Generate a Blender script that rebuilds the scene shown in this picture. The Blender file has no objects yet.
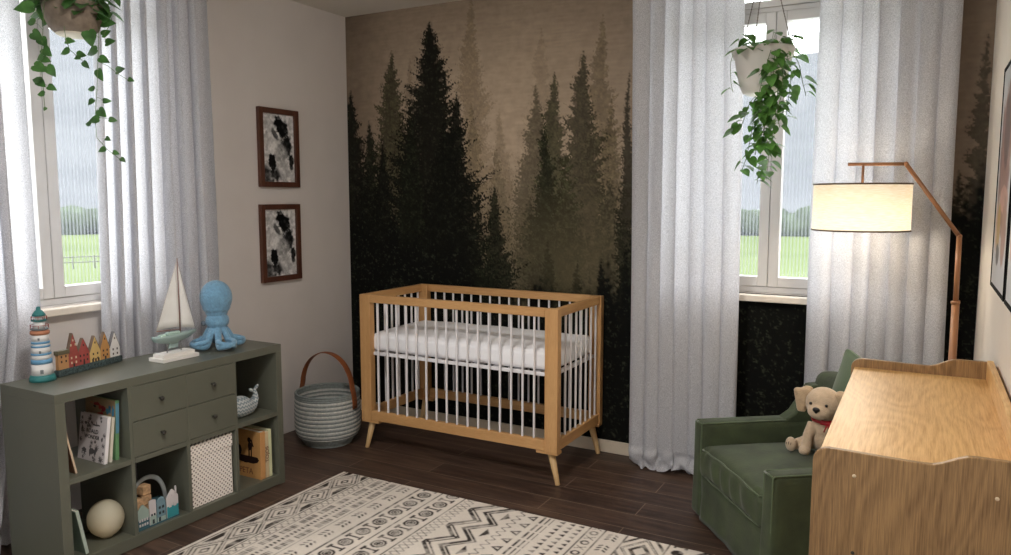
import numpy as np
from math import *
# ---------- measured camera (used to place things and for the camera itself)
CF=757.8; CYAW=-.504; CPIT=-.1055; CLOC=np.array([3.693,-4.329,1.581])
_F=np.array([sin(CYAW)*cos(CPIT),cos(CYAW)*cos(CPIT),sin(CPIT)]); _R=np.array([cos(CYAW),-sin(CYAW),0]); _U=np.cross(_R,_F)
def at(x,y,ax,v):
    d=_F+_R*(x-505.5)/CF+_U*(277.5-y)/CF; i='xyz'.index(ax)
    return CLOC+d*((v-CLOC[i])/d[i])
def lin(c):
    c=np.array(c,float)/255.; return np.where(c<=.04045,c/12.92,((c+.055)/1.055)**2.4)
ROOMW=3.939; CEIL=2.858
def sm(a,b,x):
    t=np.clip((x-a)/(b-a),0,1); return t*t*(3-2*t)
def vn(h,w,cell,seed,cx=None):
    cx=cx or cell; r=np.random.RandomState(seed); gh=int(h/cell)+3; gw=int(w/cx)+3
    g=r.rand(gh,gw); y=np.arange(h)/cell; x=np.arange(w)/cx; yi=y.astype(int); xi=x.astype(int); fy=(y-yi); fx=(x-xi)
    fy=fy*fy*(3-2*fy); fx=fx*fx*(3-2*fx); fy=fy[:,None]; fx=fx[None]
    a=g[yi][:,xi]; b=g[yi][:,xi+1]; c=g[yi+1][:,xi]; d=g[yi+1][:,xi+1]
    return (a*(1-fx)+b*fx)*(1-fy)+(c*(1-fx)+d*fx)*fy
def fbm(h,w,cell,seed,n=4):
    o=0;am=1;t=0
    for i in range(n): o=o+am*vn(h,w,max(cell/2**i,1),seed+i*7); t+=am; am*=.6
    return o/t
def mural(step=.005):
    W=int(ROOMW/step)+1; H=int(CEIL/step)+1
    X=np.linspace(0,ROOMW,W)[None]; Z=np.linspace(CEIL,0,H)[:,None]
    img=np.zeros((H,W,3))
    n1=fbm(H,W,60,1); n2=fbm(H,W,8,2,3); st=vn(H,W,2,5,14)
    base=lin((139,122,105)); lite=lin((182,163,141)); dark=lin((98,84,71))
    g=np.exp(-(((X-1.05)/.75)**2+((Z-2.0)/.75)**2))+.55*np.exp(-(((X-1.9)/.6)**2+((Z-1.7)/.8)**2))
    k=np.clip(g*.9+(n1-.5)*.5,0,1)[...,None]; e=np.clip(sm(1.2,3.9,X)*.35+sm(.5,0,X)*.6+sm(2.4,2.9,Z)*.25+(n1-.5)*.4,0,1)[...,None]
    img=base*(1-k)+lite*k; img=img*(1-e)+dark*e
    img*= (0.86+.28*n2+.14*(st-.5))[...,None]
    # low mist is greyer and darker
    m=sm(1.9,.9,Z+.0*X)[...,None]; img=img*(1-m)+lin((122,112,94))*(.6+.8*n1[...,None])*m
    def px(x,y):
        p=at(x,y,'y',0.); return p[0],p[2]
    hi=vn(H,W,1.5,11); hi2=vn(H,W,4,12); 
    def tree(tx,ty,by,hwp,col,a,seed,p=.88,jag=.55,fade=0.,side=0):
        x0,zt=px(tx,ty); _,zb=px(tx,by); hw=abs(px(tx+hwp,by)[0]-px(tx,by)[0])
        c0=max(int((x0-hw*1.6)/step),0); c1=min(int((x0+hw*1.6)/step)+1,W); r0=max(int((CEIL-zt)/step)-1,0); r1=min(int((CEIL-zb)/step)+1,H)
        if c1<=c0 or r1<=r0: return
        x=X[:,c0:c1]-x0-.006*np.sin(Z[r0:r1]*9+seed); z=Z[r0:r1]; dx=np.abs(x)
        r=np.random.RandomState(seed); N=600; A=[np.interp(np.arange(N),np.arange(0,N+k,k),r.rand(len(np.arange(0,N+k,k)))) for k in (3,3,8,8)]
        zz=z-dx*.55+0*x
        i=np.clip(((zt-zz)/step).astype(int),0,N-1)
        j1=np.where(x<0,A[0][i],A[1][i]); j2=np.where(x<0,A[2][i],A[3][i])
        t=np.clip((zt-zz)/(zt-zb),0,1)
        w=hw*t**p*(1-jag+jag*1.5*(.55*j1+.45*j2))+.004
        h=hi[r0:r1,c0:c1]; h2=hi2[r0:r1,c0:c1]
        q=w-dx-(h-.5)*(w*.55+.012)
        mk=sm(-.006,.012,q)*a*(.72+.28*sm(.25,.5,h2+.5*(1-dx/(w+1e-6))))
        if fade: mk=mk*(1-fade*sm(.35,1,t))
        tx=np.clip(.5*h+.5*h2+.35*(j1-.5)*(dx/(w+1e-6)),0,1); c=lin(col)*(.35+2.1*tx**1.6)[...,None]+(sm(.62,.85,tx)*.012)[...,None]*np.array([1,1,.7])
        # light touches on one flank, printed in the mural
        img[r0:r1,c0:c1]=img[r0:r1,c0:c1]*(1-mk[...,None])+c*mk[...,None]
    # far, pale
    for a in [(470,-4,260,30,(108,92,68),.5,1),(541,28,230,26,(106,90,70),.28,2),(602,16,260,30,(92,80,58),.6,3),(472,104,300,24,(104,92,68),.55,4),(500,110,300,24,(110,96,74),.4,5),
              (612,98,300,26,(84,76,54),.6,6),(497,150,330,30,(98,88,66),.4,7),(940,0,300,30,(80,70,54),.3,8),(410,60,250,20,(96,84,64),.4,9)]: tree(*(a[:3]+(a[3]*1.15,)+a[4:]),fade=.7,jag=.7)
    # middle
    for a in [(536,86,330,34,(66,62,46),.72,21),(391,52,330,42,(52,50,32),.9,22),(583,52,340,44,(54,52,37),.88,23),(554,73,330,34,(50,52,32),.85,24),(609,178,360,36,(66,62,47),.75,25),
              (566,190,370,46,(54,52,37),.75,26),(640,200,380,40,(58,56,42),.7,27),(530,200,360,34,(66,62,47),.7,28),(700,60,400,60,(50,50,34),.8,29),(470,215,340,30,(48,50,32),.7,30)]: tree(*(a[:3]+(a[3]*1.2,)+a[4:]),fade=.35)
    tree(545,128,300,30,(34,36,24),.85,31,jag=.85,fade=.5)
    # mist between
    mm=(np.exp(-(((X-1.78)/.42)**2+((Z-1.2)/.36)**2))*.55+np.exp(-(((X-1.25)/.15)**2+((Z-1.35)/.3)**2))*.3)*(.5+n1*.9)
    mm=np.clip(mm,0,.8)[...,None]; img=img*(1-mm)+lin((96,88,66))*mm
    # near, dark
    D=(17,18,11); D2=(24,26,16)
    for a in [(369,122,330,30,D2,.96,41),(351,92,330,40,D,.97,42),(430,22,330,76,D,.985,43),(456,92,330,40,D,.97,44),(410,115,340,34,D2,.95,45),(478,180,340,16,D2,.6,46),(444,120,340,44,D,.97,47),
              (495,187,300,22,(26,29,18),.92,48),(629,72,330,15,D2,.85,49),(664,40,420,40,D,.9,50),(602,260,350,12,D,.9,51),(626,245,360,14,D,.9,52),(577,262,350,14,(34,36,22),.6,53),
              (382,140,340,30,D,.96,54),(548,240,350,16,(36,38,24),.5,55)]: tree(*a)
    for a in [(988,36,300,32,(40,38,28),.72,61,.85,1.0),(958,172,340,26,(24,26,16),.85,62,.8,.85),(1001,165,340,22,(24,26,16),.85,63,.8,.85),(975,235,380,26,D,.85,64),(880,100,400,56,D,.9,65)]: tree(*a)
    # dark undergrowth along the bottom
    edge=1.02+.10*np.sin(X*3.1+1)+.25*sm(1.15,.9,X)+.25*(vn(1,W,16,77)-.5)+.10*(vn(1,W,4,78)-.5)+.12*sm(2.4,3,X)+.12*sm(3.6,3.9,X)+.35*sm(2.2,2.7,X)
    u=sm(-.12,.14,edge-Z+(hi2-.5)*.2)[...,None]
    tex=(vn(H,W,1.4,91)*vn(H,W,3.4,92))
    dk=lin((10,11,8))*np.ones((H,W,1))+ (sm(.30,.8,tex)*.035)[...,None]*np.array([.9,1.0,.62])
    img=img*(1-u)+dk*u
    return np.clip(img,0.002,1),step
def seg(P,Q,a,b,w):
    """distance mask of a segment in rug metres"""
    ax,ay=a; bx,by=b; vx,vy=bx-ax,by-ay; t=np.clip(((P-ax)*vx+(Q-ay)*vy)/(vx*vx+vy*vy+1e-12),0,1)
    return (np.hypot(P-ax-t*vx,Q-ay-t*vy)<w)
def rug(L=2.2,T=1.9,step=.004):
    W=int(L/step)+1; H=int(T/step)+1
    S=np.linspace(0,L,W)[None]*np.ones((H,1)); Q=np.linspace(0,T,H)[:,None]*np.ones((1,W))
    ink=np.zeros((H,W)); 
    # band borders in metres from the left edge, read along the far edge of the rug
    def line(s,w=.005): 
        nonlocal ink; ink=np.maximum(ink,(np.abs(S-s)<w)*.9)
    def put(m,a=1.):
        nonlocal ink; ink=np.maximum(ink,m*a)
    def band(s0,s1,f,per,ph=0.,a=1.):
        """f(u,v): u 0..1 across, v metres along within one repeat, centred"""
        sel=(S>=s0)&(S<s1); u=(S-s0)/(s1-s0); v=(Q+ph)%per-per/2; put(sel&f(u,v,s1-s0,per),a)
    def diamonds(u,v,w,per):
        x=(u-.5)*w; k=np.abs(x)/(w/2)+np.abs(v)/(per/2)
        o=(np.abs(k-.92)<.07)|(np.abs(k-.62)<.06)|((k<.30)&(k>.14))|(np.abs(k-1.12)<.03)
        t=(k>1.3)&(np.abs(np.abs(x)-w*.38)<w*.10)
        return o|t
    def dashes(u,v,w,per): return (np.abs(v)<per*.22)&(np.abs(u-.5)<.3)
    def combs(u,v,w,per):
        x=u*w; row=(np.abs((u*3)%1-.5)<.36); fine=(v*75%1)<.55
        return (row&fine&(np.abs(v)<per*.40)&(((u*3).astype(int)%2)==0))|((((u*3).astype(int)%2)==1)&(np.abs((u*3)%1-.5)<.18)&((v*42%1)<.5))
    def leaves(u,v,w,per):
        x=(u-.5)*w; m=np.zeros(u.shape,bool)
        for i in (-1,0,1):
            for sg in (-1,1):
                cx=sg*.016; cy=i*.024; a=(x-cx)*.8+(v-cy)*.6*sg; b=-(x-cx)*.6*sg+(v-cy)*.8
                m|=((a/.014)**2+(b/.0055)**2<1)
        return m&(np.abs(v)<per*.42)
    def circ(u,v,w,per):
        x=(u-.5)*w; r=np.hypot(x,v); R_=w*.26
        o=(np.abs(r-R_)<.006)|(r<.011)|((np.abs(r-R_*.55)<.004))
        e=per/2-np.abs(v); lad=(e<.006)&(np.abs(x)<w*.36)|((np.abs(np.abs(x)-w*.30)<.007)&(e<.02))
        return o|lad
    def xs(u,v,w,per):
        x=(u-.5)*w; return (np.abs(np.abs(x)-np.abs(v)*w/per)<.004)
    def zig(u,v,w,per):
        x=(u-.5)*w; tri=np.abs(v)/(per/2)
        m=np.zeros(u.shape,bool)
        for off,th in ((-.30,.011),(-.16,.005),(.10,.011),(.22,.006)):
            m|=np.abs(x/w-off-(tri-.5)*.42)<th/w*1.2
        m|=(np.hypot(x+w*.40,v)<.009)|(np.hypot(x+w*.02,np.abs(v)-per/2)<.009)
        m|=((x/w>.36)&(np.abs(v)<(.5-x/w)*.32))
        return m
    def scr(u,v,w,per):
        x=(u-.5)*w; return np.abs(x-w*.35*np.sin(v/per*2*pi))<.0045
    def tris(u,v,w,per):
        x=u*w; a=(u<.34)&(np.abs(v)<(u)*.085+.0)&~((u>.12)&(u<.28)&(np.abs(v)<(u-.10)*.05)); b=(u>.42)&(((u*w*38)%1)<.35)&(np.abs(v)<per*.42)&(u<.95)
        return a|b
    def dtri(u,v,w,per):
        k=(u*3)%1; return (k>.25)&(k<.8)&(np.abs(v)<(k-.2)*.024)
    def loops(u,v,w,per):
        x=(u-.5)*w; r=np.hypot(x,v); return ((np.abs(r-w*.28)<.005)|(np.abs(np.abs(x)-np.abs(np.abs(v)-per/2)*1.4)<.004)&(np.abs(x)<w*.4))
    def big(u,v,w,per):
        x=(u-.5)*w; k=np.abs(x)/(w/2)-(.96-np.abs(v)/(per/2)*.96)
        return (np.abs(k)<.035)|(np.abs(k+.12)<.022)|(np.abs(k+.5)<.12)|((k>.35)&(k<.55))
    from functools import partial
    X0=.844
    def e(p):  # rug coordinate of a pixel column on the far edge
        y=472+(p-344)*.2255; return float(at(p,y,'z',.012)[0])-X0
    line(.022,.003)
    band(.03,.185,diamonds,.235); line(.195,.004); band(.20,.24,scr,.04); line(.245,.003)
    band(.255,e(400)+.0,combs,.13); line(e(400)+.01,.003); band(e(402),e(417),leaves,.12); line(e(420),.005)
    band(e(421),e(440),circ,.125); line(e(442),.005); band(e(443),e(463),circ,.125,.06); line(e(465),.005)
    band(e(467),e(477),xs,.035); band(e(479),e(519),zig,.20); band(e(521),e(529),scr,.05)
    band(e(531),e(557),tris,.09); band(e(559),e(588),dtri,.042); line(e(591),.005); band(e(592),e(604),loops,.11); line(e(606),.005)
    band(e(608),e(624),leaves,.12); line(e(628),.005); band(e(629),e(668),big,.26); line(e(670),.004); band(e(672),e(690),circ,.13); band(e(692),2.18,zig,.2)
    wear=.55+.45*sm(.25,.62,fbm(H,W,9,31,3))*1.0
    ink=ink*wear
    soft=ink.copy()
    soft[1:-1,1:-1]=(ink[1:-1,1:-1]*2+ink[:-2,1:-1]+ink[2:,1:-1]+ink[1:-1,:-2]+ink[1:-1,2:])/6
    n=fbm(H,W,40,3); f=vn(H,W,1.2,4)
    base=lin((218,209,198))*(.86+.2*n[...,None]+.10*(f[...,None]-.5)); inkc=lin((52,46,43))
    img=base*(1-soft[...,None])+inkc*soft[...,None]
    return np.clip(img,0,1),step
def picture(seed=3,h=100,w=64):
    Y,X=np.mgrid[0:1:h*1j,0:1:w*1j]; n=fbm(h,w,16,seed,4); n2=fbm(h,w,7,seed+9,3)
    v=.78+.3*(n-.5)
    def blob(cx,cy,rx,ry,val,s=.25,rot=0):
        nonlocal v; a=(X-cx)*cos(rot)+(Y-cy)*sin(rot); b=-(X-cx)*sin(rot)+(Y-cy)*cos(rot)
        d=np.hypot(a/rx,b/ry)+(n2-.5)*.9; m=sm(1+s,1-s,d); v=v*(1-m)+val*m
    blob(.62,.2,.22,.12,.06,.2,.4); blob(.38,.28,.13,.05,.3,.3,.6); blob(.76,.46,.15,.16,.12,.3,.3); blob(.86,.15,.05,.16,.75); blob(.2,.16,.14,.12,.72); blob(.55,.58,.22,.14,.58)
    blob(.3,.72,.09,.13,.05,.2,-.3); blob(.38,.9,.2,.08,.18,.5); blob(.72,.82,.22,.14,.72,.3); blob(.12,.9,.14,.12,.25,.5); blob(.35,.47,.12,.1,.78); blob(.9,.7,.07,.12,.15)
    v=np.clip(v+.45*(n2-.5),.04,.92); return np.stack([v**2.0*1.0]*3,-1)*np.array([1,.98,.96])
import bpy, bmesh, random, math
from mathutils import Vector, Matrix, Euler
SC=bpy.context.scene; COL=SC.collection
def L4(c): 
    l=lin(c); return (float(l[0]),float(l[1]),float(l[2]),1.)
# ---------------------------------------------------------------- materials
MATS={}
def nmat(name):
    m=bpy.data.materials.new(name); m.use_nodes=True; nt=m.node_tree; return m,nt,nt.nodes['Principled BSDF'],nt.nodes['Material Output']
def N(nt,t,**k):
    n=nt.nodes.new(t)
    for a,b in k.items(): setattr(n,a,b)
    return n
def mat(name,col,rough=.6,var=.08,scale=12,bump=0.,bscale=60,metal=0.,sheen=0.,spec=.5,stretch=(1,1,1),trans=0.,coat=0.):
    """one colour with a little procedural variation and an optional fine bump"""
    if name in MATS: return MATS[name]
    m,nt,p,o=nmat(name)
    tc=N(nt,'ShaderNodeTexCoord'); mp=N(nt,'ShaderNodeMapping'); mp.inputs['Scale'].default_value=stretch
    nt.links.new(tc.outputs['Object'],mp.inputs['Vector'])
    nz=N(nt,'ShaderNodeTexNoise'); nz.inputs['Scale'].default_value=scale; nz.inputs['Detail'].default_value=3
    nt.links.new(mp.outputs[0],nz.inputs['Vector'])
    cr=N(nt,'ShaderNodeValToRGB'); c=lin(col)
    cr.color_ramp.elements[0].position=.3; cr.color_ramp.elements[1].position=.7
    cr.color_ramp.elements[0].color=(*[float(x) for x in np.clip(c*(1-var*1.6),0,1)],1); cr.color_ramp.elements[1].color=(*[float(x) for x in np.clip(c*(1+var*1.6),0,1)],1)
    nt.links.new(nz.outputs['Fac'],cr.inputs['Fac']); nt.links.new(cr.outputs[0],p.inputs['Base Color'])
    p.inputs['Roughness'].default_value=rough; p.inputs['Metallic'].default_value=metal; p.inputs['Specular IOR Level'].default_value=spec
    if sheen: p.inputs['Sheen Weight'].default_value=sheen; p.inputs['Sheen Roughness'].default_value=.45
    if coat: p.inputs['Coat Weight'].default_value=coat
    if bump:
        b=N(nt,'ShaderNodeBump'); b.inputs['Strength'].default_value=bump; b.inputs['Distance'].default_value=.004
        n2=N(nt,'ShaderNodeTexNoise'); n2.inputs['Scale'].default_value=bscale; n2.inputs['Detail'].default_value=2
        nt.links.new(mp.outputs[0],n2.inputs['Vector']); nt.links.new(n2.outputs['Fac'],b.inputs['Height']); nt.links.new(b.outputs[0],p.inputs['Normal'])
    if trans:
        t=N(nt,'ShaderNodeBsdfTranslucent'); nt.links.new(cr.outputs[0],t.inputs['Color']); mx=N(nt,'ShaderNodeMixShader'); mx.inputs[0].default_value=trans
        nt.links.new(p.outputs[0],mx.inputs[1]); nt.links.new(t.outputs[0],mx.inputs[2]); nt.links.new(mx.outputs[0],o.inputs['Surface'])
    MATS[name]=m; return m
def wood(name,c1,c2,scale=8,axis='z',rough=.45,dist=3.,rings=1.,fine=.5,bump=.15):
    if name in MATS: return MATS[name]
    m,nt,p,o=nmat(name); tc=N(nt,'ShaderNodeTexCoord'); mp=N(nt,'ShaderNodeMapping')
    s={'x':(.07,1,1),'y':(1,.07,1),'z':(1,1,.07)}[axis]; mp.inputs['Scale'].default_value=s
    nt.links.new(tc.outputs['Object'],mp.inputs['Vector'])
    a=N(nt,'ShaderNodeTexNoise'); a.inputs['Scale'].default_value=scale; a.inputs['Detail'].default_value=2; a.inputs['Distortion'].default_value=.4
    nt.links.new(mp.outputs[0],a.inputs['Vector'])
    mu=N(nt,'ShaderNodeMath',operation='MULTIPLY'); mu.inputs[1].default_value=dist*6; nt.links.new(a.outputs['Fac'],mu.inputs[0])
    sn=N(nt,'ShaderNodeMath',operation='SINE'); 
    mu2=N(nt,'ShaderNodeMath',operation='MULTIPLY'); mu2.inputs[1].default_value=3.; nt.links.new(mu.outputs[0],mu2.inputs[0]); nt.links.new(mu2.outputs[0],sn.inputs[0])
    g=N(nt,'ShaderNodeTexNoise'); g.inputs['Scale'].default_value=scale*22; g.inputs['Detail'].default_value=3; nt.links.new(mp.outputs[0],g.inputs['Vector'])
    m1=N(nt,'ShaderNodeMath',operation='MULTIPLY_ADD'); m1.inputs[1].default_value=.22*rings; m1.inputs[2].default_value=.5; nt.links.new(sn.outputs[0],m1.inputs[0])
    m2=N(nt,'ShaderNodeMath',operation='MULTIPLY_ADD'); m2.inputs[1].default_value=fine*1.6; m2.inputs[2].default_value=-fine*.8; nt.links.new(g.outputs['Fac'],m2.inputs[0])
    ad=N(nt,'ShaderNodeMath',operation='ADD',use_clamp=True); nt.links.new(m1.outputs[0],ad.inputs[0]); nt.links.new(m2.outputs[0],ad.inputs[1])
    cr=N(nt,'ShaderNodeValToRGB'); cr.color_ramp.elements[0].color=L4(c1); cr.color_ramp.elements[1].color=L4(c2); cr.color_ramp.elements[0].position=.15; cr.color_ramp.elements[1].position=.8
    nt.links.new(ad.outputs[0],cr.inputs['Fac']); nt.links.new(cr.outputs[0],p.inputs['Base Color']); p.inputs['Roughness'].default_value=rough
    if bump:
        b=N(nt,'ShaderNodeBump'); b.inputs['Strength'].default_value=bump; b.inputs['Distance'].default_value=.002
        nt.links.new(ad.outputs[0],b.inputs['Height']); nt.links.new(b.outputs[0],p.inputs['Normal'])
    MATS[name]=m; return m
def oak(name,c1,c2,axis,rough=.4):
    """oak veneer: cathedral rings plus fine fibres"""
    m,nt,p,o=nmat(name); tc=N(nt,'ShaderNodeTexCoord'); mp=N(nt,'ShaderNodeMapping'); mp.inputs['Scale'].default_value={'y':(1,.30,1),'z':(1,1,.30)}[axis]; nt.links.new(tc.outputs['Object'],mp.inputs['Vector'])
    mf=N(nt,'ShaderNodeMapping'); mf.inputs['Scale'].default_value={'y':(1,.035,1),'z':(1,1,.035)}[axis]; nt.links.new(tc.outputs['Object'],mf.inputs['Vector'])
    a=N(nt,'ShaderNodeTexNoise'); a.inputs['Scale'].default_value=4.6; a.inputs['Detail'].default_value=1.5; a.inputs['Roughness'].default_value=.4; a.inputs['Distortion'].default_value=.3; nt.links.new(mp.outputs[0],a.inputs['Vector'])
    mu=N(nt,'ShaderNodeMath',operation='MULTIPLY'); mu.inputs[1].default_value=120; nt.links.new(a.outputs['Fac'],mu.inputs[0]); sn=N(nt,'ShaderNodeMath',operation='SINE'); nt.links.new(mu.outputs[0],sn.inputs[0])
    g=N(nt,'ShaderNodeTexNoise'); g.inputs['Scale'].default_value=250; g.inputs['Detail'].default_value=3; g.inputs['Roughness'].default_value=.7; nt.links.new(mf.outputs[0],g.inputs['Vector'])
    b=N(nt,'ShaderNodeTexNoise'); b.inputs['Scale'].default_value=9; nt.links.new(mf.outputs[0],b.inputs['Vector'])
    m1=N(nt,'ShaderNodeMath',operation='MULTIPLY_ADD'); m1.inputs[1].default_value=.09; nt.links.new(sn.outputs[0],m1.inputs[0]); m2=N(nt,'ShaderNodeMath',operation='MULTIPLY_ADD'); m2.inputs[1].default_value=1.5; m2.inputs[2].default_value=-.5; nt.links.new(g.outputs['Fac'],m2.inputs[0]); nt.links.new(m2.outputs[0],m1.inputs[2])
    m3=N(nt,'ShaderNodeMath',operation='MULTIPLY_ADD',use_clamp=True); m3.inputs[1].default_value=.5; nt.links.new(b.outputs['Fac'],m3.inputs[0]); nt.links.new(m1.outputs[0],m3.inputs[2])
    cr=N(nt,'ShaderNodeValToRGB'); cr.color_ramp.elements[0].color=L4(c1); cr.color_ramp.elements[1].color=L4(c2); cr.color_ramp.elements[0].position=.22; cr.color_ramp.elements[1].position=.78
    nt.links.new(m3.outputs[0],cr.inputs['Fac']); nt.links.new(cr.outputs[0],p.inputs['Base Color']); p.inputs['Roughness'].default_value=rough
    bp=N(nt,'ShaderNodeBump'); bp.inputs['Strength'].default_value=.15; bp.inputs['Distance'].default_value=.002; nt.links.new(m3.outputs[0],bp.inputs['Height']); nt.links.new(bp.outputs[0],p.inputs['Normal']); return m
def attr_mat(name,rough=.8,bump=0.,sheen=0.,bscale=300):
    if name in MATS: return MATS[name]
    m,nt,p,o=nmat(name); a=N(nt,'ShaderNodeAttribute',attribute_name='print'); nt.links.new(a.outputs['Color'],p.inputs['Base Color']); p.inputs['Roughness'].default_value=rough; p.inputs['Specular IOR Level'].default_value=.15
    if bump:
        tc=N(nt,'ShaderNodeTexCoord'); n2=N(nt,'ShaderNodeTexNoise'); n2.inputs['Scale'].default_value=bscale; nt.links.new(tc.outputs['Object'],n2.inputs['Vector'])
        b=N(nt,'ShaderNodeBump'); b.inputs['Strength'].default_value=bump; b.inputs['Distance'].default_value=.004; nt.links.new(n2.outputs['Fac'],b.inputs['Height']); nt.links.new(b.outputs[0],p.inputs['Normal'])
    MATS[name]=m; return m
# ---------------------------------------------------------------- object helpers
def tag(o,label=None,cat=None,group=None,kind=None):
    if label: o['label']=label
    if cat: o['category']=cat
    if group: o['group']=group
    if kind: o['kind']=kind
    return o
def thing(name,label,cat,loc=(0,0,0),rz=0.,group=None):
    e=bpy.data.objects.new(name,None); COL.objects.link(e); e.location=loc; e.rotation_euler=(0,0,rz); e.empty_display_size=.05
    return tag(e,label,cat,group)
def link(name,me,m,parent=None,smooth=True,bevel=0.,mods=(),label=None):
    o=bpy.data.objects.new(name,me); COL.objects.link(o)
    if m is not None: me.materials.append(m)
    if smooth: me.polygons.foreach_set('use_smooth',[True]*len(me.polygons))
    if bevel:
        b=o.modifiers.new('b','BEVEL'); b.width=bevel; b.segments=2; b.limit_method='ANGLE'; b.angle_limit=.6; 
        if smooth: b.harden_normals=True
    if parent: o.parent=parent
    if label: o['label']=label
    return o
def build(name,bm,m,parent=None,**k):
    bmesh.ops.recalc_face_normals(bm,faces=bm.faces)
    me=bpy.data.meshes.new(name); bm.to_mesh(me); bm.free(); return link(name,me,m,parent,**k)
def NB(): return bmesh.new()
def bx(bm,lo,hi,mtx=None):
    v=[bm.verts.new((x,y,z)) for x in (lo[0],hi[0]) for y in (lo[1],hi[1]) for z in (lo[2],hi[2])]
    for f in ((0,1,3,2),(4,6,7,5),(0,4,5,1),(2,3,7,6),(0,2,6,4),(1,5,7,3)): bm.faces.new([v[i] for i in f])
    if mtx is not None: bmesh.ops.transform(bm,matrix=mtx,verts=v)
    return v
def box(name,lo,hi,m,parent=None,bevel=.002,mtx=None,smooth=False,**k):
    bm=NB(); bx(bm,lo,hi,mtx); return build(name,bm,m,parent,bevel=bevel,smooth=smooth,**k)
def tube(bm,pts,r,n=8,cap=True,flat=None,ref=None):
    """sweep a circle (or an ellipse: flat=(a,b)) along pts"""
    pts=[Vector(p) for p in pts]; rs=r if isinstance(r,(list,tuple)) else [r]*len(pts)
    rings=[]; prev=None
    for i,p in enumerate(pts):
        t=(pts[min(i+1,len(pts)-1)]-pts[max(i-1,0)]).normalized()
        if prev is None:
            a=Vector(ref) if ref else (Vector((0,0,1)) if abs(t.z)<.9 else Vector((1,0,0)))
            u=t.cross(a).normalized()
        else: u=(prev-t*prev.dot(t)).normalized()
        prev=u; w=t.cross(u).normalized(); fa,fb=flat if flat else (1,1)
        rings.append([bm.verts.new(p+u*math.cos(2*pi*k/n)*rs[i]*fa+w*math.sin(2*pi*k/n)*rs[i]*fb) for k in range(n)])
    for a,b in zip(rings,rings[1:]):
        for k in range(n): bm.faces.new((a[k],a[(k+1)%n],b[(k+1)%n],b[k]))
    if cap: bm.faces.new(rings[0][::-1]); bm.faces.new(rings[-1])
    return [v for q in rings for v in q]
def lathe(bm,prof,c=(0,0,0),n=32,close=True):
    rings=[]
    for r,z in prof:
        rings.append([bm.verts.new((c[0]+r*math.cos(2*pi*k/n),c[1]+r*math.sin(2*pi*k/n),c[2]+z)) for k in range(n)] if r>1e-5 else [bm.verts.new((c[0],c[1],c[2]+z))])
    for a,b in zip(rings,rings[1:]):
        for k in range(n):
            if len(a)==1 and len(b)==1: break
            if len(a)==1: bm.faces.new((a[0],b[(k+1)%n],b[k]))
            elif len(b)==1: bm.faces.new((a[k],a[(k+1)%n],b[0]))
            else: bm.faces.new((a[k],a[(k+1)%n],b[(k+1)%n],b[k]))
    if close:
        if len(rings[0])>1: bm.faces.new(rings[0][::-1])
        if len(rings[-1])>1: bm.faces.new(rings[-1])
def ball(bm,c,r,rot=None,seg=20,rings=12):
    M_=Matrix.Translation(c)
    if rot: M_=M_@Euler(rot).to_matrix().to_4x4()
    rr=r if isinstance(r,(tuple,list)) else (r,r,r)
    return bmesh.ops.create_uvsphere(bm,u_segments=seg,v_segments=rings,radius=1,matrix=M_@Matrix.Diagonal((*rr,1)))['verts']
def soft(bm,c,half,rnd=.03,bulge=(0,0,0),n=14,mtx=None,fn=None):
    """rounded, slightly puffed box (cushions, mattresses)"""
    hx,hy,hz=half; cache={}
    def V(p):
        k=tuple(round(a,5) for a in p)
        if k in cache: return cache[k]
        q=Vector((p[0]*hx,p[1]*hy,p[2]*hz)); r=min(rnd,hx,hy,hz)
        inn=Vector((max(-hx+r,min(hx-r,q.x)),max(-hy+r,min(hy-r,q.y)),max(-hz+r,min(hz-r,q.z)))); d=q-inn
        if d.length>1e-9:
            mxl=max(abs(d.x),abs(d.y),abs(d.z)); q=inn+d.normalized()*mxl
        q.x+=math.copysign(bulge[0]*(1-p[1]**2)*(1-p[2]**2),p[0]) if abs(p[0])>.5 else 0
        q.y+=math.copysign(bulge[1]*(1-p[0]**2)*(1-p[2]**2),p[1]) if abs(p[1])>.5 else 0
        q.z+=p[2]*bulge[2]*(1-p[0]**2)*(1-p[1]**2)
        if fn: q=fn(q,p)
        q=q+Vector(c)
        if mtx is not None: q=mtx@q
        cache[k]=bm.verts.new(q); return cache[k]
    def sp(i): # denser near the edges
        t=i/n*2-1; return math.copysign(1-(1-abs(t))**1.35,t) if True else t
    for ax in range(3):
        for s in (-1,1):
            for i in range(n):
                for j in range(n):
                    qs=[]
                    for (a,b) in ((i,j),(i+1,j),(i+1,j+1),(i,j+1)):
                        p=[0,0,0]; p[ax]=s; p[(ax+1)%3]=sp(a); p[(ax+2)%3]=sp(b); qs.append(V(p))
                    if s<0: qs.reverse()
                    try: bm.faces.new(qs)
                    except ValueError: pass
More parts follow.
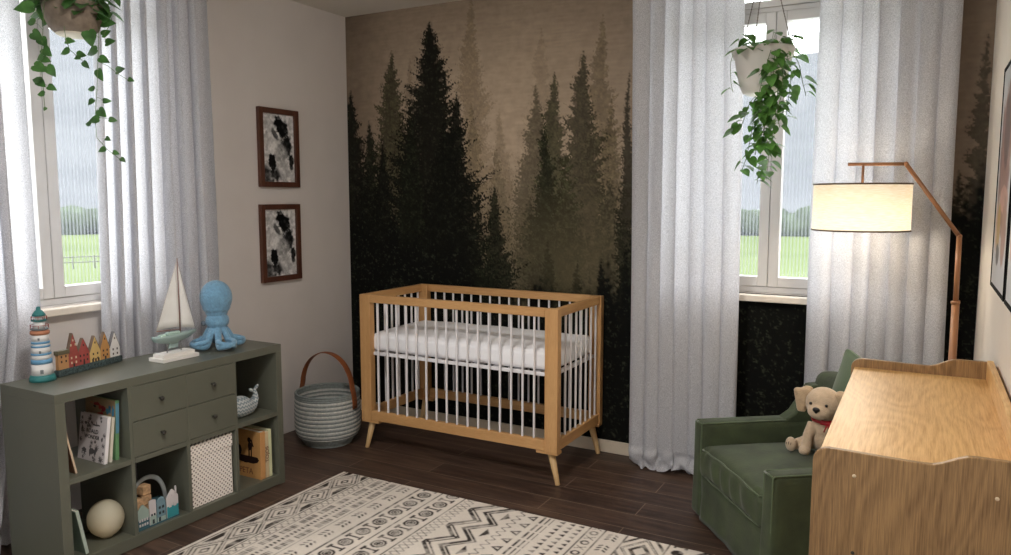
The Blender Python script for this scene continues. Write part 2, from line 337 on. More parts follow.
def paint(name,arr,o,u,v,m,parent=None,keep=None,zfn=None,**k):
    """a grid sheet whose points carry the printed colours; arr rows run along v, columns along u"""
    h,w,_=arr.shape; o,u,v=np.array(o,float),np.array(u,float),np.array(v,float)
    J,I=np.meshgrid(np.linspace(0,1,w),np.linspace(0,1,h)); co=o+J[...,None]*u+I[...,None]*v
    if zfn is not None: co=zfn(co)
    idx=np.arange(h*w).reshape(h,w); f=np.stack([idx[:-1,:-1],idx[1:,:-1],idx[1:,1:],idx[:-1,1:]],-1).reshape(-1,4)
    if keep is not None: f=f[keep(co.reshape(-1,3)[f].mean(1))]
    me=bpy.data.meshes.new(name); me.vertices.add(h*w); me.vertices.foreach_set('co',co.reshape(-1).astype(np.float32))
    me.loops.add(len(f)*4); me.loops.foreach_set('vertex_index',f.reshape(-1).astype(np.int32))
    me.polygons.add(len(f)); me.polygons.foreach_set('loop_start',np.arange(0,len(f)*4,4,dtype=np.int32)); 
    me.update(calc_edges=True)
    a=me.color_attributes.new('print','FLOAT_COLOR','POINT'); c=np.ones((h*w,4),np.float32); c[:,:3]=arr.reshape(-1,3); a.data.foreach_set('color',c.reshape(-1))
    me.validate(); return link(name,me,m,parent,**k)
def prism(bm,outline,axis,a,b):
    """extrude a 2-D outline along an axis from a to b (outline in the two other axes, in x,y,z order)"""
    def P(q,t): p=list(q); p.insert('xyz'.index(axis),t); return p
    A=[bm.verts.new(P(q,a)) for q in outline]; B=[bm.verts.new(P(q,b)) for q in outline]; n=len(A)
    bm.faces.new(A); bm.faces.new(B[::-1])
    for i in range(n): bm.faces.new((A[i],B[i],B[(i+1)%n],A[(i+1)%n]))
def text(name,s,size,loc,rot,m,parent,depth=.0006,align='CENTER'):
    cu=bpy.data.curves.new(name,'FONT'); cu.body=s; cu.size=size; cu.extrude=depth; cu.align_x=align; cu.align_y='CENTER'; cu.materials.append(m)
    tmp=bpy.data.objects.new(name,cu); COL.objects.link(tmp); bpy.context.view_layer.update(); me=bpy.data.meshes.new_from_object(tmp); bpy.data.objects.remove(tmp); o=bpy.data.objects.new(name,me); COL.objects.link(o); o.location=loc; o.rotation_euler=rot; o.parent=parent; return o
def struct(o): o['kind']='structure'; return o
R=random.Random(7)
# ---------------------------------------------------------------- palette
M_wall=mat('plaster_beige',(210,203,198),.85,.015,4,bump=.12,bscale=180)
M_wallr=mat('plaster_right',(222,214,204),.85,.015,4,bump=.1,bscale=180)
M_ceil=mat('plaster_ceiling',(206,200,190),.9,.01,4)
M_white=mat('painted_white',(226,222,216),.4,.01)
M_frame=mat('window_paint',(204,202,200),.4,.01)
M_sill=mat('sill_stone',(232,222,208),.3,.04,20)
M_base=mat('baseboard_paint',(196,182,162),.5,.03)
M_crib=wood('honey_wood',(176,128,78),(210,166,112),14,'x',.45,1.2,.35,.45)
M_cribz=wood('honey_wood_upright',(176,128,78),(210,166,112),14,'z',.45,1.2,.35,.45)
M_leg=wood('pale_oak',(186,150,100),(208,174,126),14,'z',.45,1.2,.35,.45)
M_oak=oak('oak_top',(190,142,82),(224,184,124),'y')
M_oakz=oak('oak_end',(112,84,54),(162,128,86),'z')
M_slat=mat('slat_white',(232,230,232),.35,.01)
M_sheet=mat('sheet_white',(244,244,247),.8,.01,bump=.2,bscale=40)
M_green=mat('sage_paint',(92,93,81),.38,.015,6)
M_knob=mat('knob_dark',(46,42,36),.4,.02)
M_velvet=mat('velvet_green',(56,66,41),.75,.24,9,bump=.25,bscale=90,sheen=.14)
M_piping=mat('velvet_piping',(76,90,62),.7,.1,9,sheen=.3)
M_pillow=mat('velvet_pillow',(70,88,60),.75,.08,9,bump=.2,bscale=90,sheen=.25)
def floor_mat():
    m,nt,p,o=nmat('dark_planks'); tc=N(nt,'ShaderNodeTexCoord')
    br=N(nt,'ShaderNodeTexBrick'); br.offset=.37; br.inputs['Scale'].default_value=1; br.inputs['Brick Width'].default_value=1.25; br.inputs['Row Height'].default_value=.165; br.inputs['Mortar Size'].default_value=.0028; br.inputs['Mortar Smooth'].default_value=.1
    br.inputs['Color1'].default_value=(.25,.25,.25,1); br.inputs['Color2'].default_value=(.75,.75,.75,1); br.inputs['Bias'].default_value=0
    nt.links.new(tc.outputs['Object'],br.inputs['Vector'])
    mp=N(nt,'ShaderNodeMapping'); mp.inputs['Scale'].default_value=(.10,1,1); nt.links.new(tc.outputs['Object'],mp.inputs['Vector'])
    g=N(nt,'ShaderNodeTexNoise'); g.inputs['Scale'].default_value=26; g.inputs['Detail'].default_value=5; g.inputs['Roughness'].default_value=.65; nt.links.new(mp.outputs[0],g.inputs['Vector'])
    g2=N(nt,'ShaderNodeTexNoise'); g2.inputs['Scale'].default_value=2.4; g2.inputs['Detail'].default_value=3; nt.links.new(tc.outputs['Object'],g2.inputs['Vector'])
    s=N(nt,'ShaderNodeMath',operation='MULTIPLY_ADD'); s.inputs[1].default_value=.28; nt.links.new(br.outputs['Color'],s.inputs[0]); nt.links.new(g.outputs['Fac'],s.inputs[2])
    s2=N(nt,'ShaderNodeMath',operation='MULTIPLY_ADD'); s2.inputs[1].default_value=.35; nt.links.new(g2.outputs['Fac'],s2.inputs[0]); nt.links.new(s.outputs[0],s2.inputs[2])
    cr=N(nt,'ShaderNodeValToRGB'); e=cr.color_ramp.elements; e[0].position=.5; e[0].color=L4((38,27,22)); e[1].position=1.15 if False else 1.; e[1].color=L4((90,69,56)); e.new(.75).color=L4((60,43,35))
    nt.links.new(s2.outputs[0],cr.inputs['Fac'])
    mx=N(nt,'ShaderNodeMix',data_type='RGBA'); nt.links.new(br.outputs['Fac'],mx.inputs['Factor']); nt.links.new(cr.outputs[0],mx.inputs[6]); mx.inputs[7].default_value=L4((112,94,80))
    nt.links.new(mx.outputs[2],p.inputs['Base Color']); p.inputs['Roughness'].default_value=.48
    b=N(nt,'ShaderNodeBump'); b.inputs['Strength'].default_value=.25; b.inputs['Distance'].default_value=.003; nt.links.new(g.outputs['Fac'],b.inputs['Height']); nt.links.new(b.outputs[0],p.inputs['Normal']); return m
def curtain_mat():
    m,nt,p,o=nmat('linen_curtain'); tc=N(nt,'ShaderNodeTexCoord')
    n=N(nt,'ShaderNodeTexNoise'); n.inputs['Scale'].default_value=260; n.inputs['Detail'].default_value=2; n.inputs['Roughness'].default_value=.7; nt.links.new(tc.outputs['Object'],n.inputs['Vector'])
    cr=N(nt,'ShaderNodeValToRGB'); cr.color_ramp.elements[0].position=.36; cr.color_ramp.elements[1].position=.64; cr.color_ramp.elements[0].color=L4((194,194,198)); cr.color_ramp.elements[1].color=L4((238,238,242))
    nt.links.new(n.outputs['Fac'],cr.inputs['Fac']); nt.links.new(cr.outputs[0],p.inputs['Base Color']); p.inputs['Roughness'].default_value=.9; p.inputs['Specular IOR Level'].default_value=.1
    t=N(nt,'ShaderNodeBsdfTranslucent'); nt.links.new(cr.outputs[0],t.inputs['Color']); mx=N(nt,'ShaderNodeMixShader'); mx.inputs[0].default_value=CUR_T
    nt.links.new(p.outputs[0],mx.inputs[1]); nt.links.new(t.outputs[0],mx.inputs[2]); nt.links.new(mx.outputs[0],o.inputs['Surface']); return m
def glass_mat():
    m,nt,p,o=nmat('ribbed_pane'); tc=N(nt,'ShaderNodeTexCoord'); sx=N(nt,'ShaderNodeSeparateXYZ'); nt.links.new(tc.outputs['Object'],sx.inputs[0])
    a=N(nt,'ShaderNodeMath',operation='ADD'); nt.links.new(sx.outputs[0],a.inputs[0]); nt.links.new(sx.outputs[1],a.inputs[1])
    mu=N(nt,'ShaderNodeMath',operation='MULTIPLY'); mu.inputs[1].default_value=2*pi/.0185; nt.links.new(a.outputs[0],mu.inputs[0])
    sn=N(nt,'ShaderNodeMath',operation='SINE'); nt.links.new(mu.outputs[0],sn.inputs[0])
    cr=N(nt,'ShaderNodeValToRGB'); cr.color_ramp.elements[0].position=0; cr.color_ramp.elements[0].color=(.0,.0,.0,1); cr.color_ramp.elements[1].position=1.; cr.color_ramp.elements[1].color=(.32,.32,.32,1)
    h=N(nt,'ShaderNodeMath',operation='MULTIPLY_ADD'); h.inputs[1].default_value=.5; h.inputs[2].default_value=.5; nt.links.new(sn.outputs[0],h.inputs[0]); nt.links.new(h.outputs[0],cr.inputs['Fac'])
    tr=N(nt,'ShaderNodeBsdfTransparent'); tr.inputs[0].default_value=(.97,.98,.98,1); df=N(nt,'ShaderNodeBsdfTranslucent'); df.inputs[0].default_value=(.16,.17,.19,1)
    mx=N(nt,'ShaderNodeMixShader'); nt.links.new(cr.outputs[0],mx.inputs[0]); nt.links.new(tr.outputs[0],mx.inputs[1]); nt.links.new(df.outputs[0],mx.inputs[2])
    gl=N(nt,'ShaderNodeBsdfGlossy'); gl.inputs['Roughness'].default_value=.05; m2=N(nt,'ShaderNodeMixShader'); m2.inputs[0].default_value=.04
    nt.links.new(mx.outputs[0],m2.inputs[1]); nt.links.new(gl.outputs[0],m2.inputs[2]); nt.links.new(m2.outputs[0],o.inputs['Surface']); return m
CUR_T=.42
M_floor=floor_mat(); M_curt=curtain_mat(); M_glass=glass_mat()
# ---------------------------------------------------------------- room shell
YB=-6.2; WT=.16
WIN_B=(2.35,3.54,1.05,2.80); WIN_L=(-2.76,-1.56,1.05,2.80)
struct(box('floor',(-WT,YB-WT,-.12),(ROOMW+WT,WT,0),M_floor,bevel=0))
struct(box('ceiling',(-WT,YB-WT,CEIL),(ROOMW+WT,WT,CEIL+.12),M_ceil,bevel=0))
def wall_with_hole(name,plane,lo,hi,hole,m):
    bm=NB()
    def piece(a0,a1,z0,z1):
        if plane=='y': bx(bm,(a0,lo,z0),(a1,hi,z1))
        else: bx(bm,(lo,a0,z0),(hi,a1,z1))
    A0,A1=((0,ROOMW) if plane=='y' else (YB,0)) ; h0,h1,z0,z1=hole
    piece(A0,h0,0,CEIL); piece(h1,A1,0,CEIL); piece(h0,h1,0,z0); piece(h0,h1,z1,CEIL)
    return struct(build(name,bm,m,smooth=False))
wall_with_hole('wall_back','y',0,WT,WIN_B,M_wall)
wall_with_hole('wall_left','x',-WT,0,WIN_L,M_wall)
struct(box('wall_right',(ROOMW,YB,0),(ROOMW+WT,0,CEIL),M_wallr,bevel=0))
WIN_F=(1.05,2.95,.15,2.45)  # front wall opening, cut for the added fill window
bm=NB()
for a,b,c,d in ((0,WIN_F[0],0,CEIL),(WIN_F[1],ROOMW,0,CEIL),(WIN_F[0],WIN_F[1],0,WIN_F[2]),(WIN_F[0],WIN_F[1],WIN_F[3],CEIL)): bx(bm,(a,YB-WT,c),(b,YB,d))
struct(build('wall_front',bm,M_wall,smooth=False))
def added_fill_window():  # unseen window added behind the camera to let in fill daylight
    w=bpy.data.objects.new('window_3',None); COL.objects.link(w); w['kind']='structure'; a0,a1,z0,z1=WIN_F; mid=(a0+a1)/2; y0,y1=YB-.13,YB-.05
    bm=NB()
    for lo,hi in (((a0,z0),(a0+.05,z1)),((a1-.05,z0),(a1,z1)),((a0+.05,z0),(a1-.05,z0+.05)),((a0+.05,z1-.05),(a1-.05,z1)),((mid-.03,z0+.05),(mid+.03,z1-.05))): bx(bm,(lo[0],y0,lo[1]),(hi[0],y1,hi[1]))
    build('window_frame',bm,M_frame,w,bevel=.003,smooth=False)
    for a,b in ((a0+.05,mid-.03),(mid+.03,a1-.05)): box('pane',(a,y0+.03,z0+.05),(b,y0+.034,z1-.05),M_glass,w,0)
added_fill_window()
struct(box('baseboard_back',(0,-.014,0),(ROOMW,-.002,.078),M_base,bevel=.003))
mur,_=mural()
h0,h1,z0,z1=WIN_B
o=paint('trim_1',mur,(0,-.0015,CEIL),(ROOMW,0,0),(0,0,-CEIL),attr_mat('mural_print',.85,.06,bscale=500),smooth=False,keep=lambda c:~((c[:,0]>h0)&(c[:,0]<h1)&(c[:,2]>z0)&(c[:,2]<z1)))
struct(o); o['label']='misty pine forest mural covering the back wall'
def window(n,plane,hole,pos,sgn):
    """casement pair with a transom light; plane y: wall faces -y, plane x: wall faces +x; pos is the room-side face of the sashes"""
    w=bpy.data.objects.new('window_%d'%n,None); COL.objects.link(w); w['kind']='structure'
    a0,a1,z0,z1=hole; mid=(a0+a1)/2
    def P(lo,hi,d0,d1):  # (a,z) rectangle, depth d measured outward from pos
        if plane=='y': return (lo[0],pos+d0,lo[1]),(hi[0],pos+d1,hi[1])
        return (pos-d1,lo[0],lo[1]),(pos-d0,hi[0],hi[1])
    def fr(name,a,b,c,d,t,d0,d1,m=M_frame,tb=None):
        bm=NB(); tb=tb or t
        for lo,hi in (((a,c),(a+t,d)),((b-t,c),(b,d)),((a+t,c),(b-t,c+tb)),((a+t,d-tb),(b-t,d))): bx(bm,*P(lo,hi,d0,d1))
        return build(name,bm,m,w,bevel=.003,smooth=False)
    fr('window_frame',a0,a1,z0,z1,.035,-.0,.075)
    zt=2.57
    bm=NB(); bx(bm,*P((a0+.035,zt+.003),(a1-.035,zt+.028),-.0,.075)); build('transom_bar',bm,M_frame,w,bevel=.003,smooth=False)
    for a,b in ((a0+.035,mid-.0015),(mid+.0015,a1-.035)):
        s=fr('sash',a,b,z0+.037,zt,.053,-.012,.052)
        bm=NB(); bx(bm,*P((a+.05,z0+.085),(b-.05,zt-.05),.044,.048)); build('pane',bm,M_glass,w,smooth=False)
    s=fr('transom_sash',a0+.035,a1-.035,zt+.03,z1-.035,.035,-.012,.052)
    bm=NB(); bx(bm,*P((a0+.06,zt+.06),(a1-.06,z1-.065),.044,.048)); build('pane',bm,M_glass,w,smooth=False)
    # inner sill board
    bm=NB(); bx(bm,*P((a0-.05,z0-.04),(a1+.05,z0-.003),-(pos_in(plane,pos)+.055),-.002)); build('window_sill',bm,M_sill,w,bevel=.006,smooth=False)
    return w
def pos_in(plane,pos): return pos if plane=='y' else -pos
window(1,'y',WIN_B,.05,1); window(2,'x',WIN_L,-.05,1)
# ---------------------------------------------------------------- curtains
def curtain(name,label,p0,p1,nrm,folds,amp,seed,ztop=2.74,zbot=.02,edge=None,group=None,phase=0.,flare=.0):
    r=random.Random(seed); nu=folds*14; zs=[ztop-(ztop-.20)*i/40 for i in range(41)]+[.20-(.20-zbot)*i/18 for i in range(1,19)]
    p0,p1,nrm=Vector(p0),Vector(p1),Vector(nrm); bm=NB(); rows=[]
    ph=[r.uniform(0,6.28) for _ in range(8)]; am=[r.uniform(.55,1.15) for _ in range(folds+2)]; wd=[r.uniform(-.16,.16) for _ in range(folds+2)]
    for z in zs:
        t=(ztop-z)/(ztop-zbot); row=[]
        hem=max(0,(.15-z)/.15) if z<.15 else 0
        for i in range(nu+1):
            u=i/nu; k=u*folds; a=am[int(k)]*(1-(k%1))+am[int(k)+1]*(k%1); w=wd[int(k)]*(1-(k%1))+wd[int(k)+1]*(k%1)
            th=2*pi*(k+w+.06*math.sin(3.1*t+ph[0]+k))+phase
            s=math.sin(th); d=math.copysign(abs(s)**.75,s)*a+ .16*math.sin(th*2+ph[1]+t*1.2)+.18*math.sin(k*1.1+ph[2]+t*2.4)
            d*=amp*(.75+.35*t)
            lat=.030*math.cos(th+.5*math.sin(k))
            # gathered hem resting on the floor
            d+=hem*(.028*math.sin(k*9+ph[3])*math.sin(z*60+ph[4]+k*2)+.012*math.sin(k*23))+(.018*math.exp(-((z-.10)/.022)**2)*math.sin(k*5+ph[5])) 
            zz=z+(hem*.018*math.sin(k*7.3+ph[6]))
            e0=edge(z) if edge else (0,0); q=p0.lerp(p1,u); dirv=(p1-p0).normalized()
            q=q+dirv*(e0[0]*(1-u)+e0[1]*u+lat+flare*(u-.5)*2*hem)+nrm*d; row.append(bm.verts.new((q.x,q.y,max(zz,.004))))
        rows.append(row)
    for a,b in zip(rows,rows[1:]):
        for i in range(nu): bm.faces.new((a[i],b[i],b[i+1],a[i+1]))
    t=thing(name,label,'curtain',(0,0,0),0,group)
    build('curtain_cloth',bm,M_curt,t)
    n_r=folds+1
    for i in range(n_r):
        bm=NB(); c=p0.lerp(p1,(i+.5)/n_r); d=(p1-p0).normalized()
        pts=[c+Vector((0,0,2.757))+nrm*.019*math.cos(q*pi/6)+Vector((0,0,.019*math.sin(q*pi/6))) for q in range(13)]; tube(bm,pts,.0018,5); build('curtain_ring',bm,M_knob,t)
        return t
curtain('curtain','grey linen curtain to the left of the window behind the armchair',(2.245,-.15,0),(2.80,-.15,0),(0,1,0),7,.054,11,edge=lambda z:(-.01+.02*(2.7-z)/2.7,.0+.03*(2.7-z)/2.7),phase=2.2)
curtain('curtain','wide grey linen curtain behind the drum lampshade',(3.185,-.15,0),(3.79,-.15,0),(0,1,0),7,.054,23,edge=lambda z:(.0,.02*(2.7-z)/2.7),phase=.6)
curtain('curtain','grey linen curtain right of the left window, behind sailboat and octopus',(.132,-2.0,0),(.132,-1.355,0),(1,0,0),7,.052,5,edge=lambda z:(-.05*(2.6-z)/1.8 if z>.8 else -.05,0),phase=1.)
curtain('curtain','grey linen curtain at the left edge of the picture, behind the lighthouse',(.132,-3.02,0),(.132,-2.355,0),(1,0,0),7,.052,8,edge=lambda z:(0,-.18*max(0,(1.0-z))),phase=2.)
for (a,b,wn) in (((2.02,-.15,2.757),(3.90,-.15,2.757),'back'),((.132,-3.2,2.757),(.132,-1.12,2.757),'left')):
    t=thing('curtain_rod','dark metal curtain rod over the %s wall window'%wn,'curtain rod')
    bm=NB(); tube(bm,[a,b],.011,12); build('rod',bm,M_knob,t)
    for p in (a,b):
        bm=NB(); ball(bm,p,.022,seg=12,rings=8); build('finial',bm,M_knob,t)
    for f in (.06,.94):
        q=Vector(a).lerp(Vector(b),f); e=Vector((q.x,-.001,q.z)) if wn=='back' else Vector((.001,q.y,q.z)); bm=NB(); tube(bm,[q,e],.007,8); build('bracket',bm,M_knob,t)
# ---------------------------------------------------------------- crib
def crib():
    t=thing('baby_crib','honey wood baby crib with white slats and splayed oak legs','crib',(.65,-.689,0))
    W,D,Z0,Z1=1.355,.667,.19,.985; P=.078
    for x in (0,W-P):
        for y in (0,D-P*.62): box('corner_post',(x,y,Z0-.004),(x+P,y+P*.62,Z1-.0005),M_cribz,t,.004)
    def rail(n,lo,hi,m=M_crib): box(n,lo,hi,m,t,.004)
    T=.048
    for y in (0,D-.032):
        rail('top_rail',(P,y,Z1-T),(W-P,y+.032,Z1)); rail('bottom_rail',(P,y,Z0+.004),(W-P,y+.032,Z0+.065))
    M_criby=wood('honey_wood_side',(176,128,78),(210,166,112),14,'y',.45,1.2,.35,.45)
    for x in (0.006,W-.038):
        rail('top_rail',(x,P*.62,Z1-T),(x+.032,D-P*.62,Z1),M_criby); rail('bottom_rail',(x,P*.62,Z0+.004),(x+.032,D-P*.62,Z0+.065),M_criby)
    def slat(x,y): 
        bm=NB(); tube(bm,[(x,y,Z0+.06),(x,y,Z1-T+.004)],.0078,10,cap=False,flat=(1.15,.8),ref=(1,0,0)); build('slat',bm,M_slat,t)
    for i in range(16):
        x=.128+i*(1.079/15)
        slat(x,.016)
    for i in range(16): slat(.128+i*(1.079/15),D-.016)
    for i in range(8):
        y=P*.62+.03+i*((D-2*P*.62-.06)/7); slat(.022,y); slat(W-.022,y)
    # mattress base
    bm=NB()
    for y in (.034,D-.052): bx(bm,(.04,y,.425),(W-.04,y+.018,.445))
    for x in (.042,W-.066): bx(bm,(x,.052,.425),(x+.024,D-.052,.445))
    for i in range(9): bx(bm,(.12+i*.132,.052,.428),(.165+i*.132,D-.052,.442))
    bmesh.ops.translate(bm,vec=(0,0,.178),verts=bm.verts)
    build('mattress_base',bm,M_slat,t,bevel=.003,smooth=False)
    for x in (.0,W-.13):
        for y in (.004,D-.064): box('leg_block',(x,y,Z0-.014),(x+.13,y+.06,Z0+.004),M_crib,t,.003)
    for sx,x in ((-1,.055),(1,W-.055)):
        for sy,y in ((-1,.045),(1,D-.045)):
            bm=NB(); tube(bm,[(x,y,Z0-.012),(x+sx*.044,y+sy*.008,.004),(x+sx*.045,y+sy*.008,0)],[.021,.0135,.0125],16); build('leg',bm,M_leg,t)
    m=thing('crib_mattress','white fitted sheet mattress lying inside the wooden crib','mattress',(.65+W/2,-.689+D/2,.6235))
    bm=NB()
    def wr(q,p):
        q.z+=.004*math.sin(q.x*19+q.y*7)*(1-p[2]*p[2]*.5); q.y+=.004*math.sin(q.x*13)*(abs(p[1])>.9); return q
    soft(bm,(0,0,.062),(W/2-.05,D/2-.042,.058),.035,(.0,.0,.024),18,fn=wr); build('sheet',bm,M_sheet,m)
crib()
# ---------------------------------------------------------------- rug
rg,_=rug()
t=thing('area_rug','cream rug with black tribal pattern bands on the dark floor','rug',(.844,-2.987,0))
RM=attr_mat('rug_print',.95,.5,bscale=260)
paint('pile_surface',rg,(0,1.9,.0125),(2.2,0,0),(0,-1.9,0),RM,t)
box('backing',(0,0,.0005),(2.2,1.9,.0115),mat('rug_edge',(196,184,166),.95),t,.003)
# ---------------------------------------------------------------- shelf unit
SX0,SX1,SY0,SY1,SH=.248,.6435,-2.585,-1.345,.783
COLS=[(-2.542,-2.263),(-2.243,-1.968),(-1.950,-1.676),(-1.658,-1.384)]
def shelf():
    t=thing('shelf_unit','sage green cube shelving unit with four small drawers against the left wall','shelf',(SX0,SY0,0))
    def b(n,y0,y1,z0,z1,m=M_green,x0=SX0,x1=SX1,bev=.0015): return box(n,(x0-SX0,y0-SY0,z0),(x1-SX0,y1-SY0,z1),m,t,bev)
    b('side_panel',SY0,SY0+.043,0,SH-.04); b('side_panel',SY1-.039,SY1,0,SH-.04)
    b('top_panel',SY0,SY1,SH-.04,SH); b('base_panel',SY0+.043,SY1-.039,0.004,.058)
    for (a,c) in zip(COLS,COLS[1:]): b('divider',a[1]+.0002,c[0]-.0002,.058,SH-.04,x1=SX1-.001)
    for a in COLS: b('middle_shelf',a[0]+.0005,a[1]-.0005,.391,.415,x1=SX1-.001)
    for c in (1,2):
        y0,y1=COLS[c]
        for z0,z1 in ((.4175,.5785),(.5815,.7405)):
            d=b('drawer',y0-.006,y1+.006,z0,z1,x0=SX0+.02,x1=SX1+.001,bev=.002)
            bm=NB(); yy=(y0+y1)/2-SY0; zz=(z0+z1)/2; vs=[]
            lathe(bm,[(.0045,0),(.0045,.010),(.009,.014),(.011,.019),(.008,.024),(0,.025)],n=16)
            bmesh.ops.rotate(bm,verts=bm.verts,cent=(0,0,0),matrix=Matrix.Rotation(pi/2,3,'Y')); bmesh.ops.translate(bm,verts=bm.verts,vec=(SX1-SX0+.001,yy,zz))
            build('knob',bm,M_knob,d)
shelf()
# ---------------------------------------------------------------- changing table
def table():
    t=thing('changing_table','light oak changing table with wavy end panels against the right wall','changing table',(3.48,-2.36,0))
    x0,x1,ya,yb=0.,.448,0.,1.12   # near end at y=0, far end at yb
    def outline(h):
        pts=[(x0,.03),(x0,h-.063)]
        for i in range(1,9):
            a=pi-i*pi/16; pts.append((x0+.036+.036*math.cos(a),h-.063+.034*math.sin(a)+.0))
        pts+=[(x0+.036,h-.029)]
        # gentle fall, dip, rise
        for i in range(1,25):
            u=i/24; x=.036+u*(x1-.036)
            a=h-.029-.002*sm(.05,.45,u)*0-.0; dip=.0
            z=h-.029+ (.0)+(-.004)*sm(0,.45,u)
            z+= .032*sm(.52,.74,u)
            pts.append((x,z))
        pts+=[(x1,.03)]
        return pts
    for n,y,h in (('end_panel',0,.985),('end_panel',yb-.018,1.02)):
        bm=NB(); prism(bm,outline(.9955 if n and y==0 else 1.012),'y',y,y+.018); o=build(n,bm,M_oakz,t,bevel=.0022,smooth=False)
    box('changing_top',(x0+.012,.018,.926),(x1,yb-.018,.95),M_oak,t,.002)
    box('back_rail',(x1-.02,.018,.951),(x1,yb-.018,1.018),M_oak,t,.003)
    box('front_edge',(x0+.008,.018,.880),(x0+.026,yb-.018,.925),M_oak,t,.002)
    box('back_panel',(x1-.012,.018,.06),(x1-.002,yb-.018,.925),M_oakz,t,.001)
    box('bottom_panel',(x0+.012,.018,.06),(x1-.012,yb-.018,.08),M_oak,t,.001)
    for k in range(2):
        y0=.020+k*.542; 
        for z0,z1 in ((.09,.35),(.355,.615),(.62,.876)):
            d=box('drawer',(x0+.006,y0,z0),(x1-.03,y0+.538,z1),M_oak,t,.003)
            bm=NB(); tube(bm,[(x0+.006,y0+.22,(z0+z1)/2),(x0-.016,y0+.22,(z0+z1)/2),(x0-.016,y0+.32,(z0+z1)/2),(x0+.006,y0+.32,(z0+z1)/2)],.005,8); build('handle',bm,M_knob,d)
    for (x,z) in ((.095,.907),(.388,.907),(.10,.713),(.39,.713)):
        bm=NB(); lathe(bm,[(0,-.0002),(.0046,-.0002),(.0043,.0015),(0,.002)],n=14); bmesh.ops.rotate(bm,verts=bm.verts,cent=(0,0,0),matrix=Matrix.Rotation(pi/2,3,'X')); bmesh.ops.translate(bm,verts=bm.verts,vec=(x,-.0,z))
        build('screw_cap',bm,mat('cap_beige',(206,186,156),.35) if z>.8 else M_knob,t)
    for x in (.0,x1-.04):
        for y in (.0,yb-.018): box('foot',(x,y+.001,0),(x+.04,y+.017,.0295),M_oakz,t,.001)
table()
